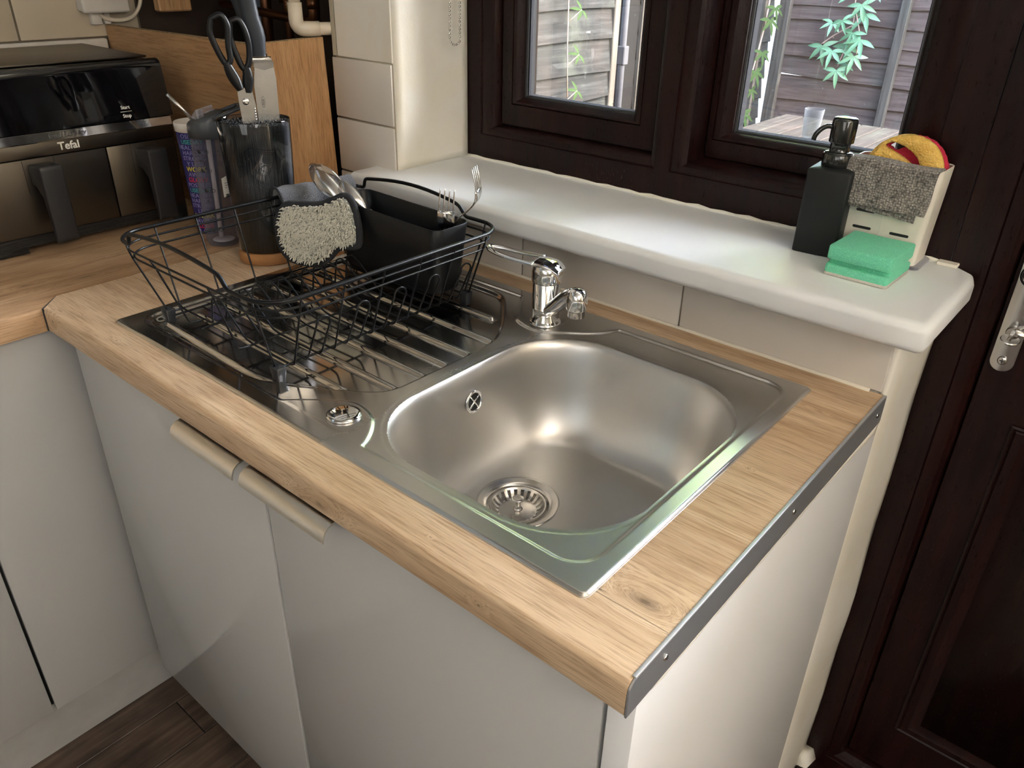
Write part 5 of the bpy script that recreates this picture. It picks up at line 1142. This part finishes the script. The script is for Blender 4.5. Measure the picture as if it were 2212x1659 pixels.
# blind chain hanging by the reveal
ch = thing('blind_chain', 'beaded metal blind chain hanging beside the cream reveal', 'chain', (-.888, .735, .34))
cpts = []
for i in range(40): cpts.append((.7225 + .0012 * math.sin(i * .3), .590 - i * .0062))
zb_ = cpts[-1][1]
for i in range(1, 7): a = PI + PI * i / 7; cpts.append((.7355 + .0125 * math.cos(a) , zb_ - .004 + .0095 * math.sin(a)))
for i in range(40): cpts.append((.7485 - .0008 * math.sin(i * .4), zb_ + i * .0062))
ball = None
for y_, z_ in cpts:
    if ball is None:
        bm = B(); bmesh.ops.create_icosphere(bm, subdivisions=2, radius=.0022)
        ball = obj('bead', bm, mt['steel_bits'], ch); base_me = ball.data
        for v in base_me.vertices: v.co += ORG[ch]
        ball.location = Vector((-.8880, y_, z_)) - ORG[ch]
    else: twin(ball, ch, (0, 0, 0)).location = Vector((-.8880, y_, z_)) - ORG[ch]
bm = B(); tube(bm, [(-.888, y_, z_) for y_, z_ in cpts], .0004, 5); obj('cord', bm, mt['steel_bits'], ch)

# ================================================================== OUTSIDE
bm = B(); box(bm, -2.6, 4.5, .87, 5.6, -1.10, -1.02); struct('patio_ground', bm, mt['paving'], label='grey paving of the small yard outside')
bm = B(); box(bm, -14, 14, 5.6, 30, -1.12, -1.03); struct('garden_ground', bm, mt['paving'], label='ground beyond the back fence')
rf = random.Random(21)
def lap_board(u0, u1, z_low, h, axis, base, parent, mat, amp):
    """one wavy-edged feather board; u along the fence, thickness towards the yard"""
    bm = B(); n = 16; A = []; ph, ph2, dz = rf.uniform(0, 6), rf.uniform(0, 6), rf.uniform(-.012, .012)
    for i in range(n + 1):
        u = u0 + (u1 - u0) * i / n; w = amp * math.sin(ph + 2.2 * i / n * PI) + amp * .5 * math.sin(ph2 + 5 * i / n * PI) + dz * (i / n - .5) * 2
        sec = [(.0, z_low + h), (.006, z_low + h), (.026, z_low + w + .003), (.024, z_low + w), (.012, z_low + w)]
        A.append([((u, base - d, z) if axis == 'x' else (base + d, u, z)) for d, z in sec])
    loft(bm, A); bmesh.ops.recalc_face_normals(bm, faces=bm.faces); return obj('board', bm, mat, parent, sharp=40)
def post(parent, x0, x1, y0, y1, z0=-1.02, z1=.95, name='post', mat=None):
    bm = B(); box(bm, x0, x1, y0, y1, z0, z1, .004, 1); return obj(name, bm, mat or mt['post'], parent)
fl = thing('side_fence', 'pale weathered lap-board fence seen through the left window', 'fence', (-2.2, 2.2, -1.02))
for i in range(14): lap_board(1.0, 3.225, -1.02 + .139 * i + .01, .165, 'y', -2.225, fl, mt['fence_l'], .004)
post(fl, -2.235, -2.195, 3.225, 3.275)
post(fl, -2.30, -2.21, 3.36, 3.475, z1=1.1, mat=mt['tarpost'], name='concrete_post')
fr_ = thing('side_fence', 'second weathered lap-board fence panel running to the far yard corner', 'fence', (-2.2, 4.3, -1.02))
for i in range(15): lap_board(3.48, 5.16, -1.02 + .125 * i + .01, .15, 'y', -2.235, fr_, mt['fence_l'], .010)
post(fr_, -2.235, -2.19, 3.48, 3.52); post(fr_, -2.24, -2.18, 4.93, 4.96)
bf = thing('back_fence', 'brown-grey lap-board fence across the yard behind the creeper', 'fence', (-1, 5.2, -1.02))
edges_m = [-.98, -.86, -.74, -.62, -.50, -.375, -.23, -.095, -.015, .118, .212, .33, .45, .57, .69, .80]
for j, (xa, xb) in enumerate(((-2.13, .15), (.20, 2.3), (2.35, 4.4))):
    for i, z in enumerate(edges_m): lap_board(xa, xb, z, .155, 'x', 5.235, bf, mt['fence_m'], .011)
for x_ in (-2.19, -1.425, -.62, .15): post(bf, x_, x_ + (.055 if x_ > -2 else .075), 5.165, 5.212)
cdt = thing('white_conduit', 'white plastic conduit clipped beside the side fence post', 'pipe', (-2.19, 3.31, -1.0))
bm = B(); tube(bm, [(-2.19, 3.312, -1.02), (-2.19, 3.312, 1.0)], .017, 12); obj('conduit', bm, mt['conduit'], cdt)
bm = B(); box(bm, -2.21, -2.165, 3.29, 3.335, -.02, .07, .004, 1); obj('clip', bm, mt['conduit'], cdt)
tb = thing('garden_table', 'weathered slatted garden table outside the right window', 'table', (-.70, 3.1, -1.02))
for i in range(15):
    x_ = -1.40 + i * .094; bm = B(); box(bm, x_, x_ + .088, 2.62, 3.63, -.222, -.200, .003, 1); obj('slat', bm, mt['table'], tb)
bm = B(); box(bm, -1.36, -.03, 2.68, 2.72, -.29, -.2225); box(bm, -1.36, -.03, 3.52, 3.56, -.29, -.2225); box(bm, -1.36, -1.32, 2.72, 3.52, -.29, -.2225); box(bm, -.07, -.03, 2.72, 3.52, -.29, -.2225); obj('frame', bm, mt['table'], tb)
for x_ in (-1.36, -.09):
    for y_ in (2.68, 3.50): bm = B(); box(bm, x_, x_ + .06, y_, y_ + .06, -1.02, -.2225, .003, 1); obj('leg', bm, mt['table'], tb)
bm = B(); lathe(bm, [(.0001, -.1995), (.030, -.1995), (.031, -.197), (.041, -.075), (.0398, -.075), (.029, -.192), (.0001, -.192)], (-1.075, 3.115, 0), 28, close=False); obj('drinking_glass', bm, mt['tumbler'], at=(-1.075, 3.115, -.2), sharp=60, label='clear tumbler standing on the garden table', cat='glass')
bm = B(); lathe(bm, [(.0001, -.1995), (.026, -.1995), (.026, -.03), (.020, -.015), (.0001, -.012)], (-1.365, 2.79, 0), 20); obj('white_tube', bm, mt['conduit'], at=(-1.365, 2.79, -.2), label='small white tube at the left end of the garden table', cat='tube')
# creeper with palmate leaves
def leaflet(bm, o, d, n, L, w):
    d = d.normalized(); s = d.cross(n).normalized(); n = s.cross(d); P = []
    for i in range(6):
        u = i / 5; ww = w * math.sin(PI * (u ** .8)) ; c_ = o + d * L * u - n * L * .18 * u * u
        P.append((c_ - s * ww + n * ww * .25, c_, c_ + s * ww + n * ww * .25))
    V = [[bm.verts.new(q_) for q_ in r_] for r_ in P]
    for a, b in zip(V, V[1:]):
        for k in (0, 1): bm.faces.new((a[k], a[k + 1], b[k + 1], b[k]))
def palm(parent, pos, size, normal, spin, k=5, m_='leaf'):
    bm = B(); n = Vector(normal).normalized(); a0 = n.orthogonal().normalized(); dn = Vector((0, 0, -1)); dn = (dn - n * dn.dot(n)).normalized(); rt = dn.cross(n)
    for i in range(k):
        a = math.radians(-100 + 200 * i / (k - 1)) + spin; d = dn * math.cos(a) + rt * math.sin(a); leaflet(bm, Vector(pos), d, n, size * (1 - .12 * abs(i - 2)), size * .115)
    return obj('leaf', bm, mt[m_], parent, sharp=180)
cr = thing('virginia_creeper', 'green creeper with five-finger leaves hanging in front of the back fence', 'creeper', (-1.7, 5.08, .3))
for (x_, z_, s_, sp2) in ((-1.70, .30, .12, 2.6), (-1.63, .24, .11, -.3), (-1.60, .19, .13, .5), (-1.79, .13, .09, .2), (-1.71, .15, .09, -.5), (-1.64, .08, .11, .1), (-1.575, .045, .13, .5), (-1.67, .005, .12, -.3), (-1.83, -.01, .12, -.2), (-1.745, -.03, .11, .1), (-1.60, -.05, .11, .2), (-1.69, -.14, .11, -.1), (-1.65, -.10, .09, .7), (-1.55, .33, .10, .3)):
    palm(cr, (x_, 5.08 + rf.uniform(-.05, .03), z_), s_ * 1.05, (rf.uniform(-.3, .4), -1, rf.uniform(.1, .8)), sp2)
bm = B()
for P_ in ([(-1.66, 5.10, .60), (-1.68, 5.10, .30), (-1.66, 5.09, .10), (-1.70, 5.08, -.12)], [(-1.66, 5.09, .12), (-1.76, 5.09, .06), (-1.83, 5.08, .0)], [(-1.66, 5.09, .2), (-1.60, 5.08, .06), (-1.60, 5.08, -.04)]): tube(bm, spl(P_, 5), .004, 6)
obj('stem', bm, mt['stem'], cr)
cr2 = thing('young_creeper', 'sparse creeper climbing the far end of the side fence', 'creeper', (-2.12, 4.7, 0))
for (y_, z_, s_) in ((4.95, .20, .10), (4.90, .13, .11), (4.86, -.06, .10), (4.80, -.17, .11), (4.78, -.28, .08), (4.72, -.42, .12), (4.70, -.48, .09)): palm(cr2, (-2.12, y_, z_), s_, (1, -.4, .5), rf.uniform(-.4, .4), 5, 'leaf_pale')
bm = B(); tube(bm, [(-2.16, 4.95, .6), (-2.15, 4.90, .1), (-2.15, 4.78, -.3), (-2.15, 4.70, -1.0)], .006, 6); obj('stem', bm, mt['stem'], cr2)
cr3 = thing('thin_vine', 'thin vine with three small leaf pairs on the pale side fence', 'vine', (-2.14, 2.8, 0))
bm = B(); tube(bm, [(-2.15, 2.76, .6), (-2.15, 2.78, .10), (-2.15, 2.80, -.12)], .003, 6)
for z_ in (.21, .02, -.14): tube(bm, [(-2.15, 2.785, z_), (-2.13, 2.85, z_ + .045)], .002, 5)
obj('stem', bm, mt['stem'], cr3)
for z_ in (.21, .02, -.14): palm(cr3, (-2.13, 2.85, z_ + .045), .065, (1, -.3, .6), 1.2, 4, 'leaf_pale')
def tree(label, x_, y_, zc, rx_, rz_, n, seed):
    t = thing('tree', label, 'tree', (x_, y_, -1.03), 'trees beyond the back fence'); rn = random.Random(seed)
    bm = B(); tube(bm, [(x_, y_, -1.03), (x_ + .1, y_, zc - rz_ * .6), (x_, y_, zc)], [.16, .12, .05], 8); obj('trunk', bm, mt['stem'], t)
    vs = []; fs = []
    for i in range(n):
        a, b, r_ = rn.uniform(0, 2 * PI), math.acos(rn.uniform(-1, 1)), rn.uniform(.55, 1.0) ** .5
        bump_ = 1 + .22 * math.sin(a * 5 + seed) * math.sin(b * 4)
        p = Vector((rx_ * r_ * bump_ * math.sin(b) * math.cos(a), rx_ * r_ * bump_ * math.sin(b) * math.sin(a), rz_ * r_ * bump_ * math.cos(b)))
        d = Vector((rn.uniform(-1, 1), rn.uniform(-1, 1), rn.uniform(-1, .4))).normalized(); s = d.orthogonal().normalized() * .07; k0 = len(vs); L_ = rn.uniform(.18, .34)
        vs += [p, p + d * L_ * .5 + s, p + d * L_, p + d * L_ * .5 - s]; fs.append((k0, k0 + 1, k0 + 2, k0 + 3))
    me = bpy.data.meshes.new('crown'); me.from_pydata([tuple(v) for v in vs], [], fs); me.materials.append(mt['tree']); o = bpy.data.objects.new('crown', me); C.objects.link(o); o.parent = t; o.location = (0, 0, zc + 1.03); ORG[o] = Vector((x_, y_, zc)); o['kind'] = 'stuff'
tree('leafy green tree beyond the back fence, at the left corner', -5.3, 8.6, 7.2, 4.0, 4.6, 13000, 1)
tree('leafy green tree beyond the back fence, right of the other', 1.0, 10.5, 4.4, 1.8, 3.0, 2500, 2)

# ================================================================== lift everything so the floor is z = 0
for o in list(S.objects):
    if o.parent is None and o.type not in {'CAMERA', 'LIGHT'}: o.location.z += OFF
